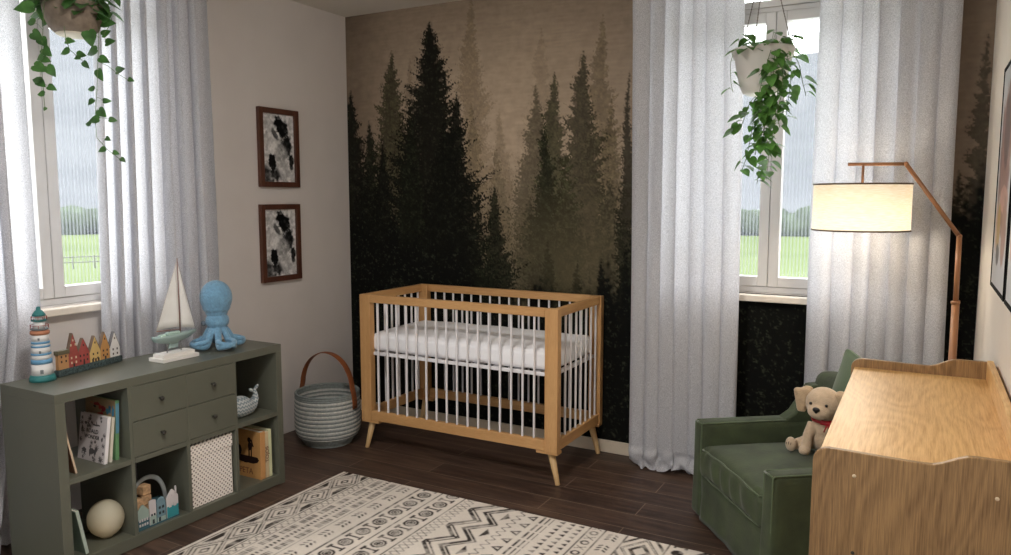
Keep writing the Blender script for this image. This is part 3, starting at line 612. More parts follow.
# ---------------------------------------------------------------- armchair
CH_O=Vector((2.743,-.654,0)); CH_A=math.atan2(-.8,.6)
def chair():
    t=thing('armchair','green velvet slipcovered armchair facing the rug','armchair',CH_O,CH_A)
    W,D,AH,AT=.80,.73,.485,.085
    def arm(x0):
        bm=NB(); n=10
        # a box arm whose slipcover flares a little towards the floor and rises at the back
        def fn(q,p):
            zz=(q.z+AH/2)/AH; q.x+=(1-zz)*.012*(1 if (p[0]>0) else -1); q.y-= (1-zz)*.01*(p[1]<0)
            return q
        soft(bm,(0,0,0),(AT/2,D/2-.04,AH/2-.006),.022,(.003,.002,.004),14,fn=fn)
        bmesh.ops.translate(bm,verts=bm.verts,vec=(x0+AT/2,D/2-.038,AH/2+.006))
        a=build('arm',bm,M_velvet,t)
        bm=NB()
        for xx in (x0+.006,x0+AT-.006):
            tube(bm,[(xx,.002,.03),(xx,.004,AH-.01),(xx,.012,AH-.003),(xx,D*.72,AH-.003)],.0042,6)
        tube(bm,[(x0+.006,.004,AH-.006),(x0+AT-.006,.004,AH-.006)],.0042,6)
        build('arm_piping',bm,M_piping,a)
    arm(0); arm(W-AT)
    # skirt with corner pleats
    def skirt(pts,name):
        bm=NB(); rows=[]
        for k in range(9):
            z=.232-k*(.232-.012)/8; f=k/8; row=[]
            for (x,y,nx,ny,w) in pts:
                off=.004+.014*f*w; row.append(bm.verts.new((x+nx*off,y+ny*off,z)))
            rows.append(row)
        for a,b in zip(rows,rows[1:]):
            for i in range(len(a)-1): bm.faces.new((a[i],b[i],b[i+1],a[i+1]))
        o=build(name,bm,M_velvet,t); s=o.modifiers.new('s','SOLIDIFY'); s.thickness=.006; return o
    pts=[]
    for i in range(41):
        u=i/40; x=AT-.004+u*(W-2*AT+.008); w=.8+.25*math.sin(u*9+1)+.15*math.sin(u*23); 
        if u<.04 or u>.96: w=-.2
        pts.append((x,.016,0,-1,w))
    skirt(pts,'front_skirt')
    for sx,x in ((-1,0.),(1,W)):
        pts=[]
        for i in range(31):
            u=i/30; pts.append((x-sx*.006,.03+u*(D-.06),sx,0,1.0+.3*math.sin(u*8) if abs(u-.06)>.03 else .1))
        skirt(pts,'side_skirt')
    bm=NB(); soft(bm,(W/2,D/2,.135),(W/2-AT+.004,D/2-.03,.10),.02,(0,0,0),8); build('seat_base',bm,M_velvet,t)
    # seat cushion
    r=random.Random(4)
    def cf(q,p):
        if p[1]<-.9:
            k=q.x*46; q.y+= .008*math.sin(k+2.2*math.sin(q.x*9)+q.z*14)*(1-p[2]**2)*(.4+.6*(p[0]>-.5)); q.y-= .008*(1-p[2]**2)
        if p[2]>.9: q.z+=.004*math.sin(q.x*14+q.y*9)*(1-p[0]**2)*(1-p[1]**2); q.z+=.006*(1-p[0]**2)*math.exp(-((p[1]+.8)/.2)**2)
        q.z-=.012*(p[1]<-.95)*(abs(p[0])>.8)
        return q
    bm=NB(); soft(bm,(W/2,.285,.305),(W/2-AT-.001,.288,.072),.03,(0,.006,.035),40,fn=cf); c=build('seat_cushion',bm,M_velvet,t)
    bm=NB()
    for zc,s in ((.367,1),(.243,1)):
        x0_,x1_=AT+.02,W-AT-.02; pts=[(x0_,.10,zc+.004),(x0_-.006,.02,zc-.002),(x0_+.006,-.001,zc-.004)]+[(x0_+(x1_-x0_)*i/12,-.006+.003*math.sin(i*1.7),zc+(.010*math.sin(pi*i/12) if zc>.3 else 0)) for i in range(1,12)]+[(x1_-.006,-.001,zc-.004),(x1_+.006,.02,zc-.002),(x1_,.10,zc+.004)]
        tube(bm,pts,.0036,6)
    build('cushion_piping',bm,M_piping,c)
    # back
    def bf(q,p):
        q.y+=(q.z+.22)*.16; 
        if abs(p[0])>.9: q.x*=1-.0
        return q
    bm=NB(); soft(bm,(W/2,D-.125,.48),(W/2-.012,.062,.235),.045,(0,.008,.015),16,fn=bf); build('backrest',bm,M_velvet,t)
    for sx,x in ((1,AT),(-1,W-AT)):   # scooped wings joining arm and back
        bm=NB(); ol=[(D-.33,AH-.02),(D-.29,AH+.006),(D-.245,AH+.035),(D-.21,AH+.085),(D-.185,AH+.13),(D-.16,AH+.17),(D-.02,AH+.17),(D-.05,AH-.02)]
        prism(bm,ol,'x',min(x,x-sx*(AT-.006)),max(x,x-sx*(AT-.006))); build('back_wing',bm,M_velvet,t,bevel=.014,smooth=True)
    for x in (.05,W-.09):
        for y in (.05,D-.09): box('foot',(x,y,0),(x+.04,y+.04,.04),M_knob,t,.002)
    # loose back cushion
    p=thing('throw_pillow','green velvet pillow leaning on the armchair back, behind the plush puppy','pillow',t.matrix_world.to_translation(),0)
    M0=Matrix.Translation(CH_O)@Matrix.Rotation(CH_A,4,'Z'); p.location=(M0@Vector((W*.50,D-.14,.395))); p.rotation_euler=(0,0,CH_A)
    bm=NB()
    def pf(q,p_):
        k=1-.10*(1-abs(p_[0]))*(abs(p_[2])>.9)-.0; return Vector((q.x*(1-.05*(1-p_[2]**2)),q.y*(.25+.75*(1-abs(p_[0])**3)*(1-abs(p_[2])**3))+.0,q.z*(1-.05*(1-p_[0]**2))))
    soft(bm,(0,0,0),(.215,.055,.215),.03,(0,.02,0),16,fn=pf,mtx=Matrix.Translation((0,.02,.238))@Matrix.Rotation(math.radians(-12),4,'X')@Matrix.Rotation(math.radians(8),4,'Y')); build('pillow_cover',bm,M_pillow,p)
    return M0
M_chair=chair()
# ---------------------------------------------------------------- floor lamp
M_lampw=wood('lamp_wood',(128,84,54),(160,112,74),14,'z',.4,1.2,.3,.4)
M_rim=mat('lamp_rim',(92,76,56),.6)
def lamp():
    X,Y=3.835,-.5
    t=thing('floor_lamp','wooden arc floor lamp with cream drum shade over the armchair','lamp',(X,Y,0))
    bm=NB(); lathe(bm,[(0,0),(.095,0),(.098,.004),(.098,.018),(.092,.024),(.03,.028),(.022,.05),(0,.05)],n=40); build('base',bm,M_lampw,t)
    bm=NB(); tube(bm,[(0,0,.03),(-.004,0,1.12)],[.0165,.0155],20); build('lower_pole',bm,M_lampw,t)
    bm=NB(); tube(bm,[(-.004,0,1.118),(-.006,0,1.13)],.018,20); build('collar',bm,M_lampw,t)
    bm=NB(); tube(bm,[(-.004,0,1.12),(-.006,0,1.418)],.011,14); build('upper_pole',bm,M_lampw,t)
    A=[(-.006,0,1.412),(-.226,0,1.728)]
    M_lx=wood('lamp_wood_arm',(128,84,54),(160,112,74),14,'x',.4,1.2,.3,.4)
    bm=NB(); tube(bm,A,.0095,14); ball(bm,A[0],.0118,seg=14,rings=8); ball(bm,A[1],.0108,seg=14,rings=8); build('slanted_arm',bm,M_lx,t)
    bm=NB(); tube(bm,[(-.226,0,1.728),(-.462,0,1.731)],.0078,12); build('top_arm',bm,M_lx,t)
    cx=-.398
    bm=NB(); tube(bm,[(cx,0,1.728),(cx,0,1.57)],.006,10); build('drop_rod',bm,M_lampw,t)
    # drum shade
    m,nt,p,o=nmat('shade_linen'); tc=N(nt,'ShaderNodeTexCoord'); mp=N(nt,'ShaderNodeMapping'); mp.inputs['Scale'].default_value=(1,1,9); nt.links.new(tc.outputs['Object'],mp.inputs['Vector'])
    n=N(nt,'ShaderNodeTexNoise'); n.inputs['Scale'].default_value=28; n.inputs['Detail'].default_value=4; nt.links.new(mp.outputs[0],n.inputs['Vector'])
    cr=N(nt,'ShaderNodeValToRGB'); cr.color_ramp.elements[0].position=.3; cr.color_ramp.elements[1].position=.7; cr.color_ramp.elements[0].color=L4((238,226,200)); cr.color_ramp.elements[1].color=L4((250,244,230)); nt.links.new(n.outputs['Fac'],cr.inputs['Fac'])
    p.inputs['Roughness'].default_value=.9; nt.links.new(cr.outputs[0],p.inputs['Base Color'])
    tl=N(nt,'ShaderNodeBsdfTranslucent'); nt.links.new(cr.outputs[0],tl.inputs['Color']); mx=N(nt,'ShaderNodeMixShader'); mx.inputs[0].default_value=.30; nt.links.new(p.outputs[0],mx.inputs[1]); nt.links.new(tl.outputs[0],mx.inputs[2]); nt.links.new(mx.outputs[0],o.inputs['Surface'])
    r=.205; z0,z1=1.432,1.640
    bm=NB(); rings=[]
    for z in (z0,z1): rings.append([bm.verts.new((cx+r*math.cos(2*pi*k/64),r*math.sin(2*pi*k/64),z)) for k in range(64)])
    for k in range(64): bm.faces.new((rings[0][k],rings[0][(k+1)%64],rings[1][(k+1)%64],rings[1][k]))
    s=build('lamp_shade',bm,m,t)
    for z in (z0,z1):
        bm=NB(); pts=[(cx+r*math.cos(2*pi*k/64),r*math.sin(2*pi*k/64),z) for k in range(65)]; tube(bm,pts,.0042,6,cap=False); build('shade_rim',bm,M_rim,s)
    bm=NB()
    for k in range(3):
        a=2*pi*k/3+.5; tube(bm,[(cx,0,z1-.03),(cx+.1*math.cos(a),.1*math.sin(a),z1-.03),(cx+r*math.cos(a),r*math.sin(a),z1-.002)],.002,6)
    build('shade_spider',bm,M_rim,s)
    bm=NB(); tube(bm,[(cx,0,1.61),(cx,0,1.555)],.016,14); build('socket',bm,M_white,t)
    m,nt,p,o=nmat('bulb_glow'); p.inputs['Emission Color'].default_value=(1,.80,.56,1); p.inputs['Emission Strength'].default_value=BULB
    bm=NB(); ball(bm,(cx,0,1.515),.034,seg=16,rings=10); b=build('bulb',bm,m,t)
    l=bpy.data.lights.new('lamp_light','POINT'); l.energy=LAMP_W; l.color=(1,.86,.68); l.shadow_soft_size=.045; lo=bpy.data.objects.new('lamp_light',l); COL.objects.link(lo); lo.location=(X+cx,Y,1.455)
BULB=4.; LAMP_W=5.2
lamp()
# ---------------------------------------------------------------- basket
def basket():
    t=thing('storage_basket','coiled grey rope basket with striped side and brown leather handle, left of the crib','basket',(.372,-.69,0))
    m,nt,p,o=nmat('rope_coils'); tc=N(nt,'ShaderNodeTexCoord'); sx=N(nt,'ShaderNodeSeparateXYZ'); nt.links.new(tc.outputs['Object'],sx.inputs[0])
    nz=N(nt,'ShaderNodeTexNoise'); nz.inputs['Scale'].default_value=70; nt.links.new(tc.outputs['Object'],nz.inputs['Vector'])
    a=N(nt,'ShaderNodeMath',operation='MULTIPLY'); a.inputs[1].default_value=2*pi/.0265; nt.links.new(sx.outputs[2],a.inputs[0]); s=N(nt,'ShaderNodeMath',operation='SINE'); nt.links.new(a.outputs[0],s.inputs[0])
    # stripes only between the plain foot and the plain rim
    g=N(nt,'ShaderNodeMath',operation='GREATER_THAN'); g.inputs[1].default_value=.062; nt.links.new(sx.outputs[2],g.inputs[0]); l_=N(nt,'ShaderNodeMath',operation='LESS_THAN'); l_.inputs[1].default_value=.315; nt.links.new(sx.outputs[2],l_.inputs[0])
    g2=N(nt,'ShaderNodeMath',operation='GREATER_THAN'); g2.inputs[1].default_value=-.1; nt.links.new(s.outputs[0],g2.inputs[0])
    m1=N(nt,'ShaderNodeMath',operation='MULTIPLY'); nt.links.new(g.outputs[0],m1.inputs[0]); nt.links.new(l_.outputs[0],m1.inputs[1]); m2=N(nt,'ShaderNodeMath',operation='MULTIPLY'); nt.links.new(m1.outputs[0],m2.inputs[0]); nt.links.new(g2.outputs[0],m2.inputs[1])
    mx=N(nt,'ShaderNodeMix',data_type='RGBA'); mx.inputs[6].default_value=L4((142,150,148)); mx.inputs[7].default_value=L4((214,214,208)); nt.links.new(m2.outputs[0],mx.inputs['Factor'])
    mm=N(nt,'ShaderNodeMix',data_type='RGBA',blend_type='MULTIPLY'); mm.inputs['Factor'].default_value=.5; nt.links.new(mx.outputs[2],mm.inputs[6]); nt.links.new(nz.outputs['Fac'],mm.inputs[7]); nt.links.new(mm.outputs[2],p.inputs['Base Color']); p.inputs['Roughness'].default_value=.95
    b=N(nt,'ShaderNodeBump'); b.inputs['Strength'].default_value=.5; b.inputs['Distance'].default_value=.004; nt.links.new(nz.outputs['Fac'],b.inputs['Height']); nt.links.new(b.outputs[0],p.inputs['Normal'])
    prof=[(0,.012)]; 
    def rad(z): return .178+.028*sm(0,.12,z)-.03*sm(.10,0,z)**2-.004*sm(.2,.33,z)
    zs=[.004+i*(.336-.004)/148 for i in range(149)]
    prof=[(0,.003),(rad(0)-.02,.003)]+[(rad(z)+.0042*abs(math.sin(pi*z/.01325)),z) for z in zs]
    for q in range(7): a_=q*pi/6; prof.append((rad(.336)-.004+.0085*math.cos(a_),.336+.0085*math.sin(a_)))
    prof+=[(rad(z)-.012+.002*abs(math.sin(pi*z/.01325)),z) for z in zs[::-1][3:-6]]+[(0,.018)]
    bm=NB(); lathe(bm,prof,n=72,close=False); build('woven_body',bm,m,t)
    ML=mat('leather_brown',(132,74,38),.5,.08,20,bump=.1)
    def hp(k):  # leather strap arching from side to side (seen almost edge to edge)
        a=pi*k; return a
    ang=math.radians(5); ux,uy=math.cos(ang),math.sin(ang)
    pts=[]
    for s in (-1,): pts+=[(-.212,.245),(-.2115,.29),(-.205,.335)]
    for i in range(1,24):
        a=pi-pi*i/24; pts.append((.196*math.cos(a)*(1 if True else 1),.335+.255*math.sin(a)**.9))
    pts+=[(.205,.335),(.2115,.29),(.212,.245)]
    bm=NB(); tube(bm,[(x*ux,x*uy,z) for x,z in pts],.026,10,flat=(1,.11),ref=(ux,uy,.001)); h=build('handle',bm,ML,t)
    bm=NB()
    for s in (-1,1):
        for z in (.258,.30): ball(bm,(s*.2145*ux,s*.2145*uy,z),(.004,.004,.004),seg=8,rings=6)
    build('rivets',bm,M_knob,h)
basket()
# ---------------------------------------------------------------- wall pictures
def frame_left(y0,y1,z0,z1,label):
    t=thing('framed_picture',label,'picture frame',(0,(y0+y1)/2,(z0+z1)/2)); w,h=(y1-y0)/2,(z1-z0)/2; f=.034; MF=wood('walnut_frame',(62,34,24),(92,54,38),10,'z',.4,1.,.4,.5)
    bm=NB(); bx(bm,(.002,-w,-h),(.03,-w+f,h)); bx(bm,(.002,w-f,-h),(.03,w,h)); bx(bm,(.002,-w+f,-h),(.03,w-f,-h+f)); bx(bm,(.002,-w+f,h-f),(.03,w-f,h)); build('frame',bm,MF,t,bevel=.002,smooth=False)
    paint('print',picture(3,150,96)[::1],(.012,-w+f-.001,h-f+.001),(0,2*(w-f)+.002,0),(0,0,-2*(h-f)-.002),attr_mat('paper_print',.6),t,smooth=False)
    box('backing_board',(.003,-w+f-.002,-h+f-.002),(.011,w-f+.002,h-f+.002),M_base,t,0)
frame_left(-.866,-.523,1.646,2.146,'upper brown wooden frame with a black and white picture on the left wall')
frame_left(-.873,-.530,1.036,1.536,'lower brown wooden frame with a black and white picture on the left wall')
def frame_right(y0,y1,z0,z1,label,seed):
    t=thing('framed_poster',label,'poster',(ROOMW,(y0+y1)/2,(z0+z1)/2)); w,h=(y1-y0)/2,(z1-z0)/2; f=.014; MF=mat('black_frame',(10,10,10),.8,spec=.1)
    bm=NB(); bx(bm,(-.026,-w,-h),(-.002,-w+f,h)); bx(bm,(-.026,w-f,-h),(-.002,w,h)); bx(bm,(-.026,-w+f,-h),(-.002,w-f,-h+f)); bx(bm,(-.026,-w+f,h-f),(-.002,w-f,h)); build('frame',bm,MF,t,bevel=.0015,smooth=False)
    H_,W_=150,100; Y,X=np.mgrid[0:1:H_*1j,0:1:W_*1j]; n=fbm(H_,W_,22,seed); n2=fbm(H_,W_,8,seed+1)
    img=lin((206,208,210))*(.9+.15*n[...,None])
    # long reddish brown hanging shape, pale muzzle, yellow tag and a dark patch (X runs from the far edge)
    def blob(cx,cy,rx,ry,c,wob=.5):
        nonlocal img; d=np.hypot((X-cx)/rx,(Y-cy)/ry)+(n2-.5)*wob; m=sm(1.12,.9,d)[...,None]; img=img*(1-m)+lin(c)*(.75+.5*n2[...,None])*m
    blob(.5,.42,.34,.34,(150,106,90)); blob(.16,.45,.06,.30,(128,84,72)); blob(.55,.60,.30,.06,(206,160,146)); blob(.5,.30,.2,.16,(96,60,50)); blob(.30,.74,.13,.13,(184,150,70)); blob(.34,.85,.12,.05,(22,20,20)); blob(.7,.75,.16,.14,(170,130,112)); blob(.12,.72,.05,.12,(214,178,160))
    paint('print',img,(-.0235,w-f+.001,h-f+.001),(0,-2*(w-f)-.002,0),(0,0,-2*(h-f)-.002),attr_mat('poster_print',.3),t,smooth=False)
    box('backing_board',(-.0225,-w+f-.002,-h+f-.002),(-.003,w-f+.002,h-f+.002),M_base,t,0)
frame_right(-1.60,-1.085,1.265,2.03,'black framed poster on the right wall, the one nearer the corner',50)
frame_right(-2.16,-1.645,1.265,2.03,'black framed poster cut by the right edge of the picture',60)
# ---------------------------------------------------------------- things on the shelf top
ST=SH
def flat(name,col,rough=.6,**k): return mat(name,col,rough,.03,**k)
M_teal=flat('teal_paint',(42,112,112)); M_lhw=flat('lighthouse_white',(216,214,212)); M_blue=flat('lighthouse_blue',(98,150,186)); M_brick=flat('lighthouse_brick',(176,118,88)); M_grey=flat('window_grey',(108,114,116)); M_red=flat('red_paint',(150,60,52))
def lighthouse():
    t=thing('toy_lighthouse','small blue and white striped model lighthouse on the green shelf','lighthouse',(.345,-2.457,ST))
    def lp(n,prof,m,nn=28): 
        bm=NB(); lathe(bm,prof,n=nn); return build(n,bm,m,t)
    lp('base',[(.052,0),(.052,.012),(.048,.024),(.044,.028)],M_teal,16)
    rad=lambda z:.0425-(z-.026)*.058
    lv=[(.026,.078,M_lhw),(.078,.097,M_blue),(.097,.116,M_lhw),(.116,.124,M_blue),(.124,.150,M_lhw),(.150,.157,M_blue),(.157,.166,M_lhw),(.166,.175,M_blue),(.175,.206,M_lhw)]
    for a,b,m in lv:
        e=.0018 if m is M_blue else 0
        lp('blue_band' if m is M_blue else 'tower_wall',[(rad(a)+e,a),(rad(b)+e,b)],m)
    lp('brick_ring',[(.033,.204),(.038,.208),(.038,.220),(.034,.223)],M_brick)
    lp('gallery',[(.024,.222),(.036,.228),(.036,.232),(.024,.232)],M_grey)
    lp('lantern_room',[(.0225,.232),(.022,.262)],M_lhw); lp('gallery',[(.022,.262),(.031,.265),(.031,.269),(.018,.269)],M_teal)
    lp('lantern_room',[(.0165,.269),(.0165,.287)],M_lhw); lp('roof',[(.027,.286),(.025,.294),(.014,.309),(.009,.312),(.009,.322),(.006,.326),(0,.327)],M_teal)
    for (z0,r) in ((.232,.035),(.269,.030)):
        bm=NB()
        for k in range(10):
            a=2*pi*k/10; tube(bm,[(r*math.cos(a),r*math.sin(a),z0),(r*math.cos(a),r*math.sin(a),z0+.014)],.0011,5)
        tube(bm,[(r*math.cos(2*pi*k/24),r*math.sin(2*pi*k/24),z0+.014) for k in range(25)],.0011,5,cap=False); build('railing',bm,M_red,t)
    for z,a,s in ((.045,-.55,.009),(.130,-.62,.006),(.187,-.7,.0055)):
        bm=NB(); rr=rad(z)-.001; bx(bm,(rr-.003,-s*.7,z-s),(rr+.002,s*.7,z+s)); bmesh.ops.rotate(bm,verts=bm.verts,cent=(0,0,0),matrix=Matrix.Rotation(a,3,'Z')); build('tower_window',bm,M_grey,t,smooth=False)
lighthouse()
def row_houses():
    t=thing('wooden_house_row','row of six small painted wooden houses on a dark pebble base on the shelf','ornament',(.345,-2.395,ST),math.atan2(.35,-.068)-pi/2)
    # local +y runs along the row, +x faces the room
    M_peb=mat('pebble_dark',(58,72,72),.7,.5,160,bump=.6,bscale=150)
    bm=NB(); soft(bm,(0,.178,.0155),(.016,.180,.0155),.005,(0,0,0),10); build('pebble_base',bm,M_peb,t)
    hs=[(.004,.060,.10,.115,(186,138,92),'flat'),(.056,.114,.085,.182,(156,74,66),'g'),(.108,.172,.085,.150,(158,72,66),'g'),(.176,.234,.080,.150,(206,174,110),'g'),(.236,.288,.085,.158,(184,134,78),'g'),(.292,.350,.080,.150,(216,212,208),'g')]
    for i,(a,b,e,h,c,k) in enumerate(hs):
        m=flat('house_colour_%d'%i,c,.7); mid=(a+b)/2; ol=[(a,.031),(a,e),(mid,h),(b,e),(b,.031)] if k=='g' else [(a,.031),(a,e),(b,e),(b,.031)]
        bm=NB(); prism(bm,ol[::-1],'x',-.009,.009); w=build('house_front',bm,m,t,bevel=.001,smooth=False)
        bm=NB()
        if k=='g':
            for s,(p,q) in ((0,((a-.002,e-.002),(mid,h+.003))),(1,((mid,h+.003),(b+.002,e-.002)))):
                tube(bm,[(0,p[0],p[1]),(0,q[0],q[1])],.0024,6,flat=(4,.8),ref=(0,-1,1) if s else (0,1,1))
        else: bx(bm,(-.013,a-.003,e-.002),(.012,b+.003,e+.016))
        build('roof',bm,flat('house_roof_%d'%i,(110,90,74) if i!=5 else (96,92,92)) if i else flat('flat_roof',(104,96,74)),w,smooth=False)
        bm=NB(); nw=2 if (b-a)<.06 else 3
        rows=[e-.012,e-.034] + ([h-.05] if h>.17 else [])
        for zr in rows:
            for j in range(nw):
                y=a+(b-a)*(j+.7)/(nw+.4); bx(bm,(.0088,y-.0035,zr-.005),(.0098,y+.0035,zr+.005))
        if k=='g': bx(bm,(.0088,mid-.003,h-.034),(.0098,mid+.003,h-.025))
        build('house_windows',bm,flat('windows_pale',(210,190,160)) if i in(1,) else flat('windows_dark',(58,38,34)),w,smooth=False)
        if i in (1,2,3,4):
            bm=NB()
            for y in ((mid,) if i!=3 else (mid-.016,mid,mid+.016)): bx(bm,(.0088,y-.0045,.031),(.0098,y+.0045,.046))
            build('house_door',bm,flat('windows_dark',(58,38,34)),w,smooth=False)
row_houses()
def sailboat():
    t=thing('model_sailboat','model sailboat with two cream sails on a stepped white stand','model boat',(.46,-1.882,ST),math.radians(90))
    # local x along the hull (bow to +x -> +y in the room), local y across
    bm=NB(); bx(bm,(-.100,-.055,0),(.108,.055,.018)); bx(bm,(-.086,-.040,.018),(.094,.040,.036)); build('stand',bm,M_white,t,bevel=.002,smooth=False)
    bm=NB()
    for x in (-.035,.045): tube(bm,[(x,0,.034),(x,0,.085)],.0022,8)
    build('stand_rods',bm,mat('steel_rod',(150,150,150),.3,metal=1.),t)
    # hull loft
    bm=NB(); secs=[]; n=14
    for i in range(n+1):
        u=i/n; x=-.105+.245*u; w=.034*math.sin(pi*min(1,(.16+u*.84)))**.7 if u<1 else .0012; w=max(w,.0012); d=.042*math.sin(pi*min(.995,max(.02,.12+.85*u)))**.6; zt=.118+.012*u*u+.004*(1-u)**2
        secs.append([bm.verts.new((x,w*math.sin(a),zt-d*math.cos(a)**1.2 if abs(a)<pi/2-.01 else zt)) for a in [(-pi/2)+pi*k/10 for k in range(11)]])
    for a,b in zip(secs,secs[1:]):
        for k in range(10): bm.faces.new((a[k],a[k+1],b[k+1],b[k]))
        bm.faces.new((a[10],a[0],b[0],b[10]))
    bm.faces.new(secs[0]); bm.faces.new(secs[-1][::-1])
    MH=mat('hull_mint',(146,166,162),.45,.03); build('hull',bm,MH,t)
    bm=NB(); prism(bm,[(-.02,.082),(-.028,.055),(.022,.055),(.032,.082)],'y',-.004,.004); build('keel',bm,MH,t,bevel=.001)
    bm=NB(); soft(bm,(.0,0,.128),(.038,.014,.008),.005,n=6); soft(bm,(-.06,0,.124),(.016,.012,.006),.004,n=6); build('cabin',bm,flat('cabin_mint',(166,190,180)),t)
    ML=flat('mast_wood',(138,104,92)); bm=NB(); tube(bm,[(.045,0,.115),(.045,0,.498)],[.0034,.002],8); tube(bm,[(.045,0,.142),(-.088,0,.150)],.0024,8); build('mast',bm,ML,t)
    def sail(name,A,B,C,bel):
        bm=NB(); n=10; g={}
        for i in range(n+1):
            for j in range(n+1-i):
                a,b=i/n,j/n; c=1-a-b; q=Vector(A)*a+Vector(B)*b+Vector(C)*c; q.y+=bel*27*a*b*c*.5+bel*4*b*c*.5; q.z+=-.0*a; g[i,j]=bm.verts.new(q)
        for i in range(n):
            for j in range(n-i):
                bm.faces.new((g[i,j],g[i+1,j],g[i,j+1]))
                if j<n-i-1: bm.faces.new((g[i+1,j],g[i+1,j+1],g[i,j+1]))
        o=build(name,bm,mat('sail_cloth',(248,246,242),.9,.02,trans=.5),t); s=o.modifiers.new('s','SOLIDIFY'); s.thickness=.0008
    sail('main_sail',(.041,0,.485),(.041,0,.155),(-.088,0,.157),.02); sail('jib_sail',(.049,0,.46),(.052,0,.150),(.132,0,.137),-.015)
    bm=NB(); tube(bm,[(.045,0,.49),(.136,0,.132)],.0006,4); tube(bm,[(.045,0,.49),(-.102,0,.124)],.0006,4); build('rigging',bm,ML,t)
sailboat()
def remesh(o,vox,sm_=6):
    m=o.modifiers.new('r','REMESH'); m.mode='VOXEL'; m.voxel_size=vox; m.use_smooth_shade=True
    s=o.modifiers.new('s','SMOOTH'); s.iterations=sm_; s.factor=.5
def octopus():
    t=thing('plush_octopus','blue plush octopus with curled arms sitting on the green shelf','plush toy',(.44,-1.612,ST),math.radians(-12)); t.location.y+=.018
    MP=mat('plush_blue',(108,150,178),.95,.10,70,bump=.9,bscale=170,sheen=.4)
    bm=NB(); ball(bm,(0,0,.272),(.082,.082,.092),seg=24,rings=16); ball(bm,(0,0,.225),(.070,.072,.046)); ball(bm,(0,0,.198),(.056,.058,.04)); ball(bm,(.004,0,.150),(.058,.062,.050))
    r=random.Random(3)
    for k in range(8):
        a=2*pi*k/8+.35; d=Vector((math.cos(a),math.sin(a),0)); s=Vector((-d.y,d.x,0)); sg=1 if k%2 else -1
        L=.94+.12*r.random()
        pts=[d*.030+Vector((0,0,.115)),d*.056*L+Vector((0,0,.082)),d*.076*L+Vector((0,0,.040)),d*.088*L+Vector((0,0,.021))]+[d*(.092*L+.042*math.sin(q_))+s*sg*(.040-.040*math.cos(q_))+Vector((0,0,.019+.008*q_)) for q_ in (.6,1.4,2.2,3.0,3.8,4.6)]
        # smooth the path
        P=[]; 
        for i in range(len(pts)-1):
            for q in range(3): P.append(pts[i].lerp(pts[i+1],q/3))
        P.append(pts[-1])
        for _ in range(2): P=[P[0]]+[(P[i-1]+P[i]*2+P[i+1])/4 for i in range(1,len(P)-1)]+[P[-1]]
        rr=[.0185-.0065*i/(len(P)-1) for i in range(len(P))]; tube(bm,P,rr,12); ball(bm,P[-1],(rr[-1],)*3,seg=12,rings=8)
    o=build('body',bm,MP,t); remesh(o,.003,1)
    for s in (-1,1):
        bm=NB(); ball(bm,(-.022,s*.064,.140),(.014,.012,.014)); build('eye',bm,flat('eye_grey',(92,104,116)),t)
octopus()
# ---------------------------------------------------------------- books and toys in the compartments
M_pages=mat('paper_pages',(222,214,198),.8,.05,60)
def book(name,label,loc,rz,tilt,depth,height,thick,cover,spine=None,front=None,group=None,round_=False,lean='x'):
    """local: x from the hidden fore edge (0) to the spine (depth), y thickness, z height; the front cover faces -y"""
    t=thing(name,label,'book',loc,rz,group); t.rotation_euler=(tilt,0,rz)
    MC=flat('cover_%s'%'_'.join(str(int(c)) for c in cover),cover,.5); MS=flat('spine_%s'%'_'.join(str(int(c)) for c in (spine or cover)),spine or cover,.5); c=.0022
    bm=NB(); bx(bm,(.002,c,.003),(depth-.003,thick-c,height-.003)); build('pages',bm,M_pages,t,smooth=False)
    box('front_cover',(0,0,0),(depth-.001,c,height),MC,t,.0006); box('back_cover',(0,thick-c,0),(depth-.001,thick,height),MC,t,.0006)
    box('spine',(depth-.003,0,0),(depth,thick,height),MS,t,.0008)
    if front is not None: paint('cover_print',front,(0.001,-.0004,height-.001),(depth-.003,0,0),(0,0,-height+.002),attr_mat('paper_print',.6),t,smooth=False)
    return t
def drawn_cover():
    h,w=220,190; Y,X=np.mgrid[0:1:h*1j,0:1:w*1j]; rs=np.random.RandomState(5); ink=np.zeros((h,w)); n=fbm(h,w,14,9)
    for k in range(34):
        cx,cy=rs.rand()*.9+.05,rs.rand()*.96+.02
        if .16<cx<.84 and .28<cy<.54: continue
        a=rs.rand()*pi; L=.03+.05*rs.rand()
        for q in range(4):
            b=a+q*.7; d=np.abs((X-cx)*math.sin(b)-(Y-cy)*math.cos(b)); l=np.hypot(X-cx,Y-cy); ink=np.maximum(ink,(d<.007)&(l<L))
    for cx,cy,rx,ry in ((.62,.21,.10,.02),(.62,.17,.02,.05),(.22,.20,.05,.03),(.22,.79,.10,.04),(.16,.84,.02,.05),(.55,.78,.12,.05),(.45,.84,.02,.05),(.64,.84,.02,.05),(.66,.73,.05,.03),(.10,.35,.03,.06),(.86,.5,.03,.04)):
        ink=np.maximum(ink,np.hypot((X-cx)/rx,(Y-cy)/ry)+(n-.5)*2<1)
    c=lin((206,200,200)); return c*(1-ink[...,None]*.85)+lin((30,28,30))*ink[...,None]*.85
